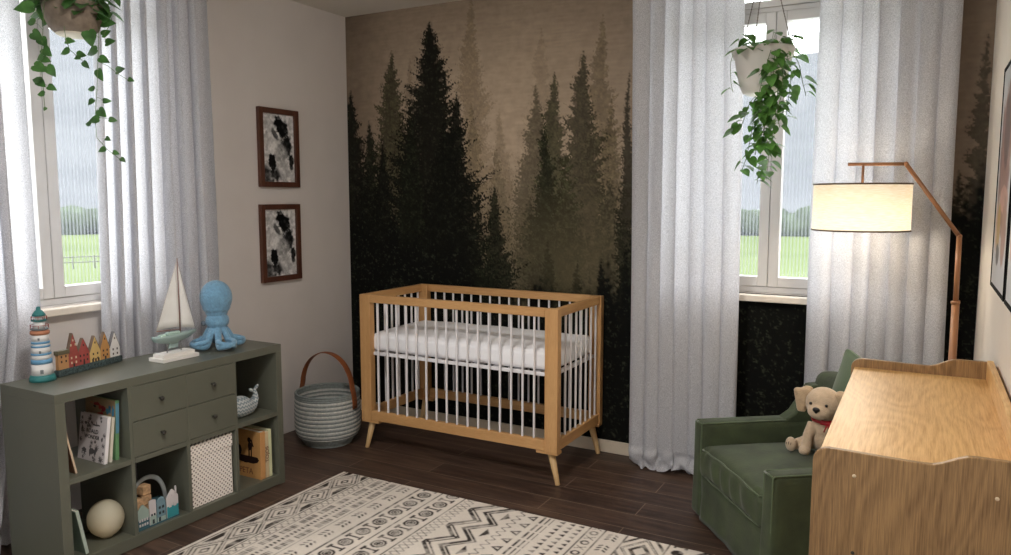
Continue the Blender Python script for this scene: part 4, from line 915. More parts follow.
def tex_cover():
    h,w=200,150; Y,X=np.mgrid[0:1:h*1j,0:1:w*1j]; n=fbm(h,w,12,4); img=lin((150,128,98))*(.85+.3*n[...,None])
    def bl(cx,cy,rx,ry,c):
        nonlocal img; m=(np.hypot((X-cx)/rx,(Y-cy)/ry)+(n-.5)*1.6<1)[...,None]; img=img*(1-m)+lin(c)*m
    for q in ((.40,.11,.09,.03,(150,44,48)),(.5,.15,.08,.04,(170,60,56)),(.32,.16,.05,.02,(60,50,52)),(.60,.17,.07,.05,(140,40,50)),(.82,.17,.05,.06,(60,110,140)),(.92,.2,.05,.10,(60,120,150)),(.75,.2,.05,.05,(70,130,150)),(.2,.1,.05,.02,(170,120,90)),(.5,.28,.1,.05,(170,60,60))): bl(*q)
    m=sm(.5,.9,X)*sm(.35,.6,Y); img=img*(1-m[...,None])+lin((100,140,100))*m[...,None]; return img
zc=.4155
M_ink=flat('ink_dark',(38,34,36)); 
b=book('picture_book','white picture book with black drawings on the cover, standing in the shelf',(.405,-2.362,zc),0,math.radians(-8),.195,.206,.015,(226,222,222),front=drawn_cover())
text('title','ROALD',.026,(.095,-.0012,.132),(pi/2,0,0),M_ink,b); text('title','WONDER',.024,(.095,-.0012,.106),(pi/2,0,0),M_ink,b)
book('picture_book','thin cream book behind the white picture book with drawings',(.405,-2.334,zc),0,math.radians(-7),.19,.198,.013,(206,200,184))
b=book('picture_book','tall book with a blue and green spine and red flowers on its tan cover',(.375,-2.303,zc),0,math.radians(-3),.218,.268,.017,(128,150,96),(96,138,96),front=tex_cover())
box('spine_band',(.2165,.0005,.12),(.2186,.0165,.255),flat('band_blue',(84,132,152)),b,.0004)
b=book('board_book','thin tan board book leaning on the inner side of the upper left compartment',(.40,-2.490,zc),0,math.radians(11),.20,.188,.009,(150,104,78),(208,184,158))
b=book('board_book','thin pale green book leaning in the lower left compartment beside the globe lamp',(.42,-2.478,.0585),0,math.radians(10),.20,.205,.014,(140,160,146),(176,188,176))
def siluet_cover():
    h,w=220,150; Y,X=np.mgrid[0:1:h*1j,0:1:w*1j]; n=fbm(h,w,10,4); img=lin((188,142,88))*(.9+.2*n[...,None]); k=np.zeros((h,w),bool); wb=(n-.5)*.35
    k|=(np.hypot((X-.50)/.46,(Y-.60)/.10)+wb<1)&(Y>.54); k|=(np.hypot((X-.12)/.16,(Y-.45)/.13)+wb<1)
    k|=(np.hypot((X-.57)/.07,(Y-.20)/.055)+wb<1); k|=(np.hypot((X-.60)/.085,(Y-.33)/.09)+wb<1); k|=(np.abs(X-.56)<.025)&(Y>.38)&(Y<.6); k|=(np.abs(X-.65)<.025)&(Y>.38)&(Y<.6); k|=(np.abs((X-.70)-(Y-.28)*.5)<.03)&(Y>.18)&(Y<.33)
    return img*(1-k[...,None])+lin((40,26,22))*k[...,None]
z4=.0585
b=book('storybook','brown storybook with a dark silhouette on its cover in the lower right compartment',(.425,-1.497,z4),0,math.radians(-1),.195,.262,.034,(176,126,74),(196,144,90),front=siluet_cover())
M_orange=flat('title_brown',(110,62,34))
text('title','PETA',.046,(.085,-.0012,.036),(pi/2,0,0),M_orange,b)
b=book('storybook','cream book with a lettered spine next to the brown storybook',(.435,-1.458,z4),0,0,.185,.255,.022,(206,186,150),(200,178,142))
text('title','TOJOS',.030,(.1858,.011,.13),(pi/2,-pi/2,pi/2),M_orange,b)
book('storybook','pale yellow green book, rightmost in the lower right compartment',(.435,-1.434,z4),0,0,.185,.262,.020,(206,208,168))
GLOBE_W=.018
def globe():
    t=thing('globe_lamp','round cream ball lamp in the lower left compartment','lamp',(.53,-2.325,.0585)); t.scale=(1,1,1.1)
    m,nt,p,o=nmat('globe_cream'); tc=N(nt,'ShaderNodeTexCoord'); nz=N(nt,'ShaderNodeTexNoise'); nz.inputs['Scale'].default_value=14; nt.links.new(tc.outputs['Object'],nz.inputs['Vector'])
    cr=N(nt,'ShaderNodeValToRGB'); cr.color_ramp.elements[0].color=L4((196,192,172)); cr.color_ramp.elements[1].color=L4((212,206,186)); nt.links.new(nz.outputs['Fac'],cr.inputs['Fac']); nt.links.new(cr.outputs[0],p.inputs['Base Color']); p.inputs['Roughness'].default_value=.55
    tl=N(nt,'ShaderNodeBsdfTranslucent'); nt.links.new(cr.outputs[0],tl.inputs['Color']); mx=N(nt,'ShaderNodeMixShader'); mx.inputs[0].default_value=.35; nt.links.new(p.outputs[0],mx.inputs[1]); nt.links.new(tl.outputs[0],mx.inputs[2]); nt.links.new(mx.outputs[0],o.inputs['Surface'])
    l=bpy.data.lights.new('globe_light','POINT'); l.energy=GLOBE_W; l.color=(1,.66,.36); l.shadow_soft_size=.012; lo=bpy.data.objects.new('globe_light',l); COL.objects.link(lo); lo.location=(.53+.030,-2.325-.026,.0585+.076)
    bm=NB(); lathe(bm,[(0,.001),(.026,.001)]+[(.0765*math.sin(a),.0765-.0755*math.cos(a)) for a in [.36+i*(pi-.36)/26 for i in range(26)]]+[(0,.152)],n=40); build('globe',bm,m,t)
    bm=NB(); tube(bm,[(-.06,-.03,.03),(-.10,-.06,.012),(-.115,-.10,.006)],.003,6); build('cord',bm,M_knob,t)
globe()
def dotted_box():
    t=thing('storage_box','cream lidded storage box with small dark dots in the lower third compartment','box',(.315,-1.943,.0585))
    m,nt,p,o=nmat('dotted_paper'); tc=N(nt,'ShaderNodeTexCoord')
    # staggered dots: two voronoi-free lattices combined
    sx=N(nt,'ShaderNodeSeparateXYZ'); nt.links.new(tc.outputs['Object'],sx.inputs[0]); ad=N(nt,'ShaderNodeMath',operation='ADD'); nt.links.new(sx.outputs[0],ad.inputs[0]); nt.links.new(sx.outputs[1],ad.inputs[1])
    def lat(src,per,off):
        a=N(nt,'ShaderNodeMath',operation='MULTIPLY_ADD'); a.inputs[1].default_value=2*pi/per; a.inputs[2].default_value=off; nt.links.new(src,a.inputs[0]); c=N(nt,'ShaderNodeMath',operation='COSINE'); nt.links.new(a.outputs[0],c.inputs[0]); return c.outputs[0]
    u=lat(ad.outputs[0],.0235,0); v=lat(sx.outputs[2],.0235,0); pr_=N(nt,'ShaderNodeMath',operation='MULTIPLY'); nt.links.new(lat(ad.outputs[0],.047,0),pr_.inputs[0]); nt.links.new(lat(sx.outputs[2],.047,0),pr_.inputs[1])
    su=N(nt,'ShaderNodeMath',operation='ADD'); nt.links.new(u,su.inputs[0]); nt.links.new(v,su.inputs[1]); gt=N(nt,'ShaderNodeMath',operation='GREATER_THAN'); gt.inputs[1].default_value=1.42; nt.links.new(su.outputs[0],gt.inputs[0])
    g2=N(nt,'ShaderNodeMath',operation='LESS_THAN'); g2.inputs[1].default_value=-1.42; nt.links.new(su.outputs[0],g2.inputs[0]); sm_=N(nt,'ShaderNodeMath',operation='ADD',use_clamp=True); nt.links.new(gt.outputs[0],sm_.inputs[0]); nt.links.new(g2.outputs[0],sm_.inputs[1])
    mx=N(nt,'ShaderNodeMix',data_type='RGBA'); mx.inputs[6].default_value=L4((238,230,222)); mx.inputs[7].default_value=L4((112,98,94)); nt.links.new(sm_.outputs[0],mx.inputs['Factor']); nt.links.new(mx.outputs[2],p.inputs['Base Color']); p.inputs['Roughness'].default_value=.7
    box('box_body',(.004,.004,0),(.306,.256,.262),m,t,.002); box('lid',(0,0,.250),(.310,.260,.318),m,t,.002)
dotted_box()
def whale():
    t=thing('whale_figurine','grey and white chevron whale figurine with raised tail','figurine',(.555,-1.572,.4155),math.radians(0)); t.scale=(1.12,)*3
    m,nt,p,o=nmat('chevron_knit'); tc=N(nt,'ShaderNodeTexCoord'); sx=N(nt,'ShaderNodeSeparateXYZ'); nt.links.new(tc.outputs['Object'],sx.inputs[0])
    a=N(nt,'ShaderNodeMath',operation='PINGPONG'); a.inputs[1].default_value=.009; nt.links.new(sx.outputs[1],a.inputs[0]); b=N(nt,'ShaderNodeMath',operation='ADD'); nt.links.new(a.outputs[0],b.inputs[0]); nt.links.new(sx.outputs[2],b.inputs[1])
    c=N(nt,'ShaderNodeMath',operation='MULTIPLY'); c.inputs[1].default_value=2*pi/.017; nt.links.new(b.outputs[0],c.inputs[0]); d=N(nt,'ShaderNodeMath',operation='SINE'); nt.links.new(c.outputs[0],d.inputs[0]); g=N(nt,'ShaderNodeMath',operation='GREATER_THAN'); g.inputs[1].default_value=0; nt.links.new(d.outputs[0],g.inputs[0])
    mx=N(nt,'ShaderNodeMix',data_type='RGBA'); mx.inputs[6].default_value=L4((122,134,140)); mx.inputs[7].default_value=L4((182,186,186)); nt.links.new(g.outputs[0],mx.inputs['Factor']); nt.links.new(mx.outputs[2],p.inputs['Base Color']); p.inputs['Roughness'].default_value=.8
    bm=NB(); ball(bm,(0,0,.052),(.048,.070,.052),seg=28,rings=18); ball(bm,(0,.03,.044),(.042,.06,.043))
    P=[Vector((0,.055,.038)),Vector((0,.085,.05)),Vector((0,.104,.075)),Vector((0,.103,.098)),Vector((0,.094,.112))]; tube(bm,P,[.036,.027,.017,.011,.009],14)
    for s in (-1,1): ball(bm,(0,.094+s*.016,.118+(.006 if s>0 else -.002)),(.007,.019,.009),rot=(s*.6,0,0))
    o=build('body',bm,m,t); remesh(o,.0035,4)
    bm=NB(); ball(bm,(.038,-.045,.05),(.003,.003,.003),seg=8,rings=6); build('eye',bm,M_knob,t)
whale()
def toy_houses():
    t=thing('toy_house_caddy','toy caddy with blue and white house fronts and a grey arched handle','toy',(.575,-2.236,.0585))
    MB=flat('caddy_navy',(54,92,104)); MG=flat('caddy_mint',(150,168,160)); MW=flat('caddy_white',(196,190,190)); MT=flat('caddy_teal',(48,138,146)); MBl=flat('caddy_blue',(108,136,146)); MD=flat('caddy_dark',(40,52,56)); MH=flat('handle_grey',(140,146,146))
    # tray, local y 0..0.235 along the shelf, x depth
    bm=NB(); bx(bm,(-.10,0,0),(.046,.224,.008)); bx(bm,(-.10,0,.008),(-.094,.224,.07)); bx(bm,(-.094,0,.008),(.04,.006,.07)); bx(bm,(-.094,.218,.008),(.04,.224,.07)); build('tray',bm,MB,t,smooth=False)
    def house(y0,y1,e,h,m,low,lz,wins,x=.04):
        mid=(y0+y1)/2; bm=NB(); prism(bm,[(y0,.008),(y0,e),(mid-.004,h),(mid+.004,h),(y1,e),(y1,.008)][::-1],'x',x,x+.007); f=build('house_front',bm,m,t,bevel=.0008,smooth=False)
        if low: box('painted_base',(x+.0068,y0+.001,.009),(x+.0078,y1-.001,lz),low,f,0)
        bm=NB()
        for (a,z,w_,h_) in wins: bx(bm,(x+.0074,y0+a-w_/2,z-h_/2),(x+.0088,y0+a+w_/2,z+h_/2))
        build('house_windows',bm,MW if low and low is not MG else MD,f,smooth=False); return f
    house(.002,.062,.088,.118,MG,MB,.05,[(.012+q*.0125,z,.008,.012) for q in range(4) for z in (.026,.048)])
    house(.066,.100,.122,.126,MW,MG,.05,[(.010,.055,.007,.010),(.024,.055,.007,.010),(.017,.022,.010,.020)])
    f=house(.104,.150,.100,.120,MBl,MG,.030,[(.014,.076,.009,.012),(.032,.076,.009,.012),(.014,.050,.009,.012),(.032,.050,.009,.012),(.012,.02,.010,.02)])
    bm=NB(); ball(bm,(.0435,.127,.103),(.0034,.021,.022)); build('round_gable',bm,MBl,f)
    house(.156,.220,.105,.140,MW,MT,.062,[(.018,.066,.014,.018),(.044,.066,.014,.018),(.032,.112,.008,.010)])
    box('chimney',(.04,.205,.11),(.047,.212,.150),MW,t,.0006)
    bm=NB(); pts=[(-.03,.112+.095*math.cos(a),.06+.150*math.sin(a)**.8 if math.sin(a)>0 else .06) for a in [pi*i/20 for i in range(21)]]; tube(bm,pts,.007,10,flat=(1.6,.8)); build('handle',bm,MH,t)
    cubes=[(.012,.028,.070,.038),(-.020,.088,.012,.046),(-.018,.090,.094,.044),(-.018,.086,.141,.044),(.012,.075,.012,.042),(-.055,.045,.012,.048)]
    MC=mat('block_wood',(188,152,114),.7,.22,50)
    lab=['wooden toy block on the left above the mint house front of the caddy','wooden toy block standing low in the caddy','wooden toy block in the middle of the stack in the caddy','topmost wooden toy block of the stack in the caddy','wooden toy block low behind the white house front','wooden toy block at the back of the caddy']
    for i,((x,y,z,s),l) in enumerate(zip(cubes,lab)):
        if i in (1,4,5): continue
        k=thing('toy_block',l,'toy block',(.575+x,-2.236+y,.0585+z if i!=0 else .0585+.095),R.uniform(-.3,.3),'wooden blocks in the house caddy')
        bm=NB(); bx(bm,(-s/2,-s/2,0),(s/2,s/2,s*(1.25 if i==0 else 1))); build('block',bm,MC,k,bevel=.003,smooth=False)
    # filling that carries the blocks
    for (x,y,z0,s,l) in ((.012,.028,.008,.0865,'tall wooden toy block behind the mint house front'),(-.018,.089,.008,.0855,'tall wooden toy block under the middle stack in the caddy')):
        k=thing('toy_block',l,'toy block',(.575+x,-2.236+y,.0585+z0),0,'wooden blocks in the house caddy'); bm=NB(); bx(bm,(-.018,-.019,0),(.018,.019,s)); build('block',bm,MC,k,bevel=.003,smooth=False)
toy_houses()
# ---------------------------------------------------------------- plush puppy
def puppy():
    loc=M_chair@Vector((.40,.40,0)); 
    base=Vector((3.305,-.555,.408)); t=thing('plush_puppy','beige plush puppy with a red ribbon sitting on the green armchair','plush toy',base,math.radians(-8)); t.scale=(1.1,)*3; t.location.x+=.030; t.location.y-=.095
    # local -y is forward
    MP=mat('plush_beige',(200,176,148),.95,.05,60,bump=.8,bscale=220,sheen=.35); MPd=mat('plush_ear',(188,162,130),.95,.06,60,bump=.8,bscale=220,sheen=.35)
    bm=NB(); ball(bm,(0,.025,.062),(.062,.058,.064)); ball(bm,(0,.008,.110),(.050,.046,.055)); ball(bm,(0,-.002,.150),(.036,.034,.03))
    for s in (-1,1):
        tube(bm,[(s*.040,-.012,.125),(s*.052,-.040,.075),(s*.052,-.056,.022)],[.021,.020,.019],12); ball(bm,(s*.054,-.070,.0195),(.024,.032,.019))
        tube(bm,[(s*.045,.03,.035),(s*.085,-.012,.027),(s*.100,-.040,.027)],[.036,.027,.023],12)
    build_o=build('body',bm,MP,t); remesh(build_o,.0045,3)
    for s in (-1,1):
        bm=NB(); ball(bm,(s*.112,-.062,.032),(.024,.018,.031),rot=(0,0,s*.3)); f=build('hind_paw',bm,MP,t)
        bm=NB(); 
        for q in (-1,0,1): tube(bm,[(s*.112+q*.009+s*.004,-.0785,.046-abs(q)*.003),(s*.112+q*.009+s*.005,-.0815,.034)],.0013,5)
        build('toe_stitching',bm,M_knob,f)
    # head
    bm=NB(); ball(bm,(0,-.006,.218),(.060,.052,.056),seg=24,rings=16); ball(bm,(0,-.042,.196),(.040,.034,.029)); ball(bm,(0,-.004,.178),(.034,.030,.024)); h=build('head',bm,MP,t); remesh(h,.0045,3); h.scale=(1.22,1.2,1.2); h.location=(0,-.004,-.046); h.rotation_euler=(0,math.radians(0),math.radians(-6))
    for s in (-1,1):
        bm=NB()
        def ef(q,p): k=(q.z+.044)/.088; q.x*= (.55+.75*k); q.x+=s*.010*(1-k); return q
        soft(bm,(0,0,0),(.026,.010,.044),.016,(0,.004,0),10,fn=ef,mtx=Matrix.Translation((s*.066,-.012,.218))@Matrix.Rotation(s*.06,4,'Y')@Matrix.Rotation(.1,4,'X')); ball(bm,(s*.056,-.004,.258),(.020,.012,.012)); e=build('ear',bm,MPd,h); remesh(e,.004,4)
        bm=NB(); ball(bm,(s*.026,-.054,.222),(.0052,.004,.0055),seg=12,rings=8); build('eye',bm,flat('eye_black',(20,16,15),.15),h)
    bm=NB(); ball(bm,(0,-.074,.208),(.0125,.008,.009)); ball(bm,(0,-.074,.201),(.006,.006,.006)); build('nose',bm,flat('nose_black',(22,18,18),.35),h)
    MR=flat('ribbon_red',(158,24,34),.5); bm=NB(); tube(bm,[(.046*math.cos(2*pi*k/32),-.006+.046*math.sin(2*pi*k/32),.150+.006*math.sin(2*pi*k/32)) for k in range(33)],.005,8,cap=False,flat=(.6,1.4)); rb=build('ribbon_collar',bm,MR,t)
    bm=NB(); bxx,by,bz=.030,-.050,.142
    for s in (-1,1):
        soft(bm,(0,0,0),(.016,.004,.011),.004,(0,.004,.002),8,fn=lambda q,p:Vector((q.x,q.y*(.5+.5*abs(p[0])),q.z*(.45+.55*(p[0]*1+1)/2))),mtx=Matrix.Translation((bxx+s*.015,by-.002,bz))@Matrix.Rotation(pi if s<0 else 0,4,'Z')@Matrix.Rotation(-.25,4,'Y'))
        tube(bm,[(bxx,by,bz),(bxx+s*.008,by-.006,bz-.018),(bxx+s*.015,by-.004,bz-.036)],.0055,8,flat=(1,.3))
    ball(bm,(bxx,by-.004,bz),(.006,.005,.006)); build('bow',bm,MR,rb)
puppy()
# ---------------------------------------------------------------- hanging plants
M_leaf=mat('leaf_green',(88,134,62),.42,.28,22,trans=.28,spec=.4); M_leafd=mat('leaf_deep',(62,100,48),.45,.28,22,trans=.2,spec=.4)
M_stem=mat('vine_stem',(92,112,66),.6)
def leaf(bm,p,d,up,L,r):
    """one heart-shaped leaf: base at p, pointing along d"""
    d=d.normalized(); s=d.cross(up).normalized(); n=s.cross(d).normalized(); W=L*.42; ol=[(0,0),(-.10,.30),(-.02,.78),(.22,1.0),(.50,.82),(.78,.40),(1.0,0)]
    c=[bm.verts.new(p+d*L*x+n*(-L*.10*x*x)) for x in (0,.22,.50,.78,1.0)]
    for sg in (1,-1):
        o=[bm.verts.new(p+d*L*x+s*(sg*W*y)+n*(L*.10*y-L*.12*x*x)) for x,y in ol[1:6]]
        # o: lobe, lobe, wide, mid, near the tip
        for f in ((c[0],o[0],o[1]),(c[0],o[1],o[2],c[1]),(c[1],o[2],o[3],c[2]),(c[2],o[3],o[4],c[3]),(c[3],o[4],c[4])):
            f=list(f) if sg>0 else list(f)[::-1]
            try: bm.faces.new(f)
            except ValueError: pass
def vine(bl,bs,pts,n,L,r,spread=.03,droop=.6):
    P=[Vector(p) for p in pts]; Q=[]
    for i in range(len(P)-1):
        for q in range(5): Q.append(P[i].lerp(P[i+1],q/5))
    Q.append(P[-1])
    for _ in range(3): Q=[Q[0]]+[(Q[i-1]+Q[i]*2+Q[i+1])/4 for i in range(1,len(Q)-1)]+[Q[-1]]
    tube(bs,Q,.0016,5)
    for k in range(n):
        f=(k+.5)/n*(len(Q)-1.001); i=int(f); p=Q[i].lerp(Q[i+1],f-i); a=r.uniform(0,6.28)
        d=Vector((math.cos(a),math.sin(a),-droop*r.uniform(.2,1.6))).normalized(); st=spread*r.uniform(.5,1.3); e=p+Vector((math.cos(a),math.sin(a),.15)).normalized()*st
        tube(bs,[p,p.lerp(e,.6)+Vector((0,0,.004)),e],.0009,4); leaf(bl,e,d,Vector((r.uniform(-.4,.4),r.uniform(-.4,.4),1)),L*r.uniform(.7,1.2),r)
def A3(x,y,ax,v,dy=0):
    p=at(x,y,ax,v); q=Vector([float(a) for a in p]); 
    if dy: # step toward or away from the room keeping the sight line
        c=Vector([float(a) for a in CLOC]); q=c+(q-c)*(1+dy)
    return q
def plant_right():
    c=A3(763.5,49,'y',-.36); t=thing('hanging_planter','white hanging pot with trailing green vine in front of the right window','potted plant',c-Vector((0,0,.2)))
    t.location=(c.x,c.y,c.z-.222); O=Vector(t.location)
    bm=NB(); lathe(bm,[(0,0),(.074,0),(.092,.010),(.110,.05),(.136,.178),(.143,.184),(.144,.206),(.149,.210),(.149,.221),(.142,.222),(.138,.215),(.130,.178),(.1,.17),(0,.17)],n=48,close=False)
    # soft vertical ribs of the moulded pot
    for v in bm.verts:
        z=v.co.z
        if .02<z<.16:
            a=math.atan2(v.co.y,v.co.x); k=1+.014*(abs(math.sin(a*9))**6); v.co.x*=k; v.co.y*=k
    build('pot',bm,mat('pot_white',(222,218,212),.4,.02),t)
    bm=NB(); lathe(bm,[(0,.172),(.129,.172),(.115,.186),(0,.194)],n=32,close=False); build('soil',bm,mat('soil_dark',(58,44,34),.95,.3,40,bump=.8),t)
    top=Vector((.0,.0,CEIL-O.z-.045))
    for a in (2.6,.5,4.6):
        bm=NB(); p=Vector((.144*math.cos(a),.144*math.sin(a),.218)); tube(bm,[p+(top-p)*k for k in (0,.25,.5,.75,1)],.0022,6)
        for q in range(40): ball(bm,p+(top-p)*(q+.5)/40,(.0042,.0042,.0028),seg=6,rings=4)
        build('hanging_chain',bm,mat('chain_grey',(120,112,104),.5),t)
    bm=NB(); lathe(bm,[(0,0),(.02,0),(.02,-.004),(.006,-.010),(.003,-.03),(0,-.03)],c=(0,0,CEIL-O.z-.0005),n=16,close=False); tube(bm,[(0,0,CEIL-O.z-.025),(.010,0,CEIL-O.z-.035),(.0,0,CEIL-O.z-.048),(-.010,0,CEIL-O.z-.038)],.0022,6); build('ceiling_hook',bm,M_knob,t)
    r=random.Random(21); bl=NB(); bs=NB()
    # crown over the rim
    for k in range(48):
        a=r.uniform(0,6.28); rr=r.uniform(.02,.115); p=Vector((rr*math.cos(a),rr*math.sin(a),.195)); e=p+Vector((.05*math.cos(a),.05*math.sin(a),r.uniform(.005,.085)));
        tube(bs,[p,p.lerp(e,.5)+Vector((0,0,.01)),e],.0012,4); leaf(bl,e,Vector((math.cos(a+r.uniform(-1,1)),math.sin(a+r.uniform(-1,1)),-.45)),Vector((0,0,1)),r.uniform(.05,.07),r)
    def Vp(l,dd): return [A3(x,y,'y',-.36,d_+dd)-O for (x,y,d_) in l]
    strands=[([(771,50,-.035),(764,72,-.05),(758,98,-.045),(752,130,-.035),(746,160,-.03),(741,172,-.03)],15),([(775,50,-.04),(774,70,-.05),(770,95,-.045),(764,130,-.04),(760,160,-.03),(757,184,-.03)],20),
             ([(775,50,-.035),(779,72,-.045),(777,100,-.04),(774,130,-.035),(769,155,-.03),(766,180,-.03)],20),([(784,50,-.02),(792,68,-.03),(789,95,-.03),(785,120,-.025)],12),([(788,47,.0),(799,62,0),(802,80,.0),(806,96,.0)],6),
             ([(772,84,-.045),(750,100,-.04),(744,120,-.04),(738,132,-.03)],10),([(770,60,-.05),(772,85,-.05),(758,105,-.045),(766,128,-.045),(754,146,-.04)],16),([(782,60,-.045),(783,92,-.045),(776,112,-.045),(780,128,-.04)],14),
             ([(736,48,0),(730,62,-.01),(731,85,-.01),(733,92,-.01)],4),([(768,90,-.045),(756,120,-.045),(768,142,-.04),(772,150,-.04)],16),([(762,95,-.04),(762,125,-.035),(755,155,-.03)],14)]
    for l,n in strands: vine(bl,bs,Vp(l,0),int(n*1.25),.058,r,.022,.9)
    build('leaves',bl,M_leaf,t,smooth=True); build('vine_stems',bs,M_stem,t)
plant_right()
def plant_left():
    c=A3(73,10,'x',.36); O=Vector((c.x,c.y,c.z-.108)); t=thing('hanging_planter','grey bowl planter with dark trailing vine hanging before the left window','potted plant',O)
    bm=NB(); lathe(bm,[(0,0),(.055,0),(.076,.004),(.098,.025),(.114,.065),(.121,.11),(.124,.132),(.117,.135),(.112,.11),(.06,.10),(0,.10)],n=44,close=False); build('pot',bm,mat('pot_grey',(120,106,92),.8,.12,40,bump=.5,bscale=60),t)
    bm=NB(); lathe(bm,[(0,-.006),(.060,-.006),(.074,.001),(.074,.007),(.05,.008)],n=36,close=False); build('saucer',bm,mat('saucer_cream',(206,196,178),.6),t)
    bm=NB(); lathe(bm,[(0,.102),(.112,.102),(.10,.116),(0,.12)],n=30,close=False); build('soil',bm,mat('soil_dark',(58,44,34),.95),t)
    top=Vector((0,0,CEIL-O.z-.045))
    for a in (1.2,3.3,5.4):
        bm=NB(); p=Vector((.119*math.cos(a),.119*math.sin(a),.13)); tube(bm,[p,top],.0025,6); build('hanging_cord',bm,mat('chain_grey',(120,112,104),.5),t)
    bm=NB(); lathe(bm,[(0,0),(.02,0),(.02,-.004),(.006,-.010),(.003,-.03),(0,-.03)],c=(0,0,CEIL-O.z-.0005),n=16,close=False); tube(bm,[(0,0,CEIL-O.z-.025),(.010,0,CEIL-O.z-.035),(.0,0,CEIL-O.z-.048),(-.010,0,CEIL-O.z-.038)],.0022,6); build('ceiling_hook',bm,M_knob,t)
    r=random.Random(9); bl=NB(); bs=NB()
    for k in range(90):
        a=r.uniform(0,6.28); rr=r.uniform(.03,.13); p=Vector((rr*math.cos(a),rr*math.sin(a),.12)); e=p+Vector((.045*math.cos(a),.045*math.sin(a),r.uniform(-.035,.07)))
        tube(bs,[p,p.lerp(e,.5)+Vector((0,0,.012)),e],.0013,4); leaf(bl,e,Vector((math.cos(a+r.uniform(-1,1)),math.sin(a+r.uniform(-1,1)),-.5)),Vector((0,0,1)),r.uniform(.05,.08),r)
    def strand(l,leaves):
        P=[A3(x,y,'x',.36,d_)-O for x,y,d_ in l]; Q=[]
        for i in range(len(P)-1):
            for q in range(4): Q.append(P[i].lerp(P[i+1],q/4))
        Q.append(P[-1]); tube(bs,Q,.0014,5)
        for (x,y,ang,L) in leaves:
            q=A3(x,y,'x',.36,l[1][2])-O; near=min(Q,key=lambda v:(v-q).length)
            # leaf pointing at an angle across the sight line, a bit towards the room
            Rr=Vector([float(a) for a in _R]); Uu=Vector([float(a) for a in _U]); Ff=Vector([float(a) for a in _F])
            d=Rr*math.cos(ang)+Uu*math.sin(ang)-Ff*r.uniform(-.3,.4); up=(Uu*.25-Ff*1.0+Rr*r.uniform(-.4,.4)); e=q-d.normalized()*L*.45; tube(bs,[near,near.lerp(e,.6)+Vector((0,0,.005)),e],.001,4); leaf(bl,e,d,up,L,r)
    strand([(44,2,0),(43,30,-.02),(41,60,-.02),(43,85,-.02),(45,110,-.02)],[(24,8,3.3,.075),(31,22,2.9,.045),(37,36,-.6,.06),(43,42,-.8,.055),(47,52,-.7,.055),(40,58,3.4,.04),(46,60,-.3,.04),(40,68,-.4,.062),(51,71,-.9,.055),(36,80,2.9,.04),(41,83,-.7,.05),(52,88,-.4,.04),(41,94,3.2,.035),(45,109,-2.,.018)])
    strand([(97,8,0),(99,30,-.03),(98,60,-.03),(97,90,-.03),(95,118,-.03),(97,138,-.03),(108,150,-.03),(121,160,-.03)],[(108,23,.1,.062),(90,38,-1.3,.075),(92,52,3.4,.06),(104,60,-.4,.05),(100,75,-1.2,.055),(91,89,3.1,.035),(91,102,-2.2,.035),(107,101,.1,.035),(102,113,-.7,.055),(94,120,3.3,.05),(113,120,-.1,.035),(88,124,3.,.03),(108,139,-.5,.03),(102,150,3.6,.035),(116,153,-.3,.03),(123,160,-.7,.028)])
    strand([(99,62,-.03),(108,66,-.03),(118,74,-.03),(130,81,-.03)],[(120,70,.2,.05),(131,80,-.3,.03)])
    strand([(64,26,-.03),(66,40,-.05),(70,50,-.05),(84,62,-.05)],[(70,41,0,.04),(65,52,3.4,.045),(81,55,-.1,.045),(78,58,-.4,.03),(86,65,-.9,.035)])
    strand([(108,4,0),(112,22,-.03),(104,34,-.03)],[(104,12,-.9,.07),(96,14,2.5,.06),(110,42,.2,.05),(106,33,.5,.045)])
    build('leaves',bl,M_leafd,t,smooth=True); build('vine_stems',bs,M_stem,t)
plant_left()
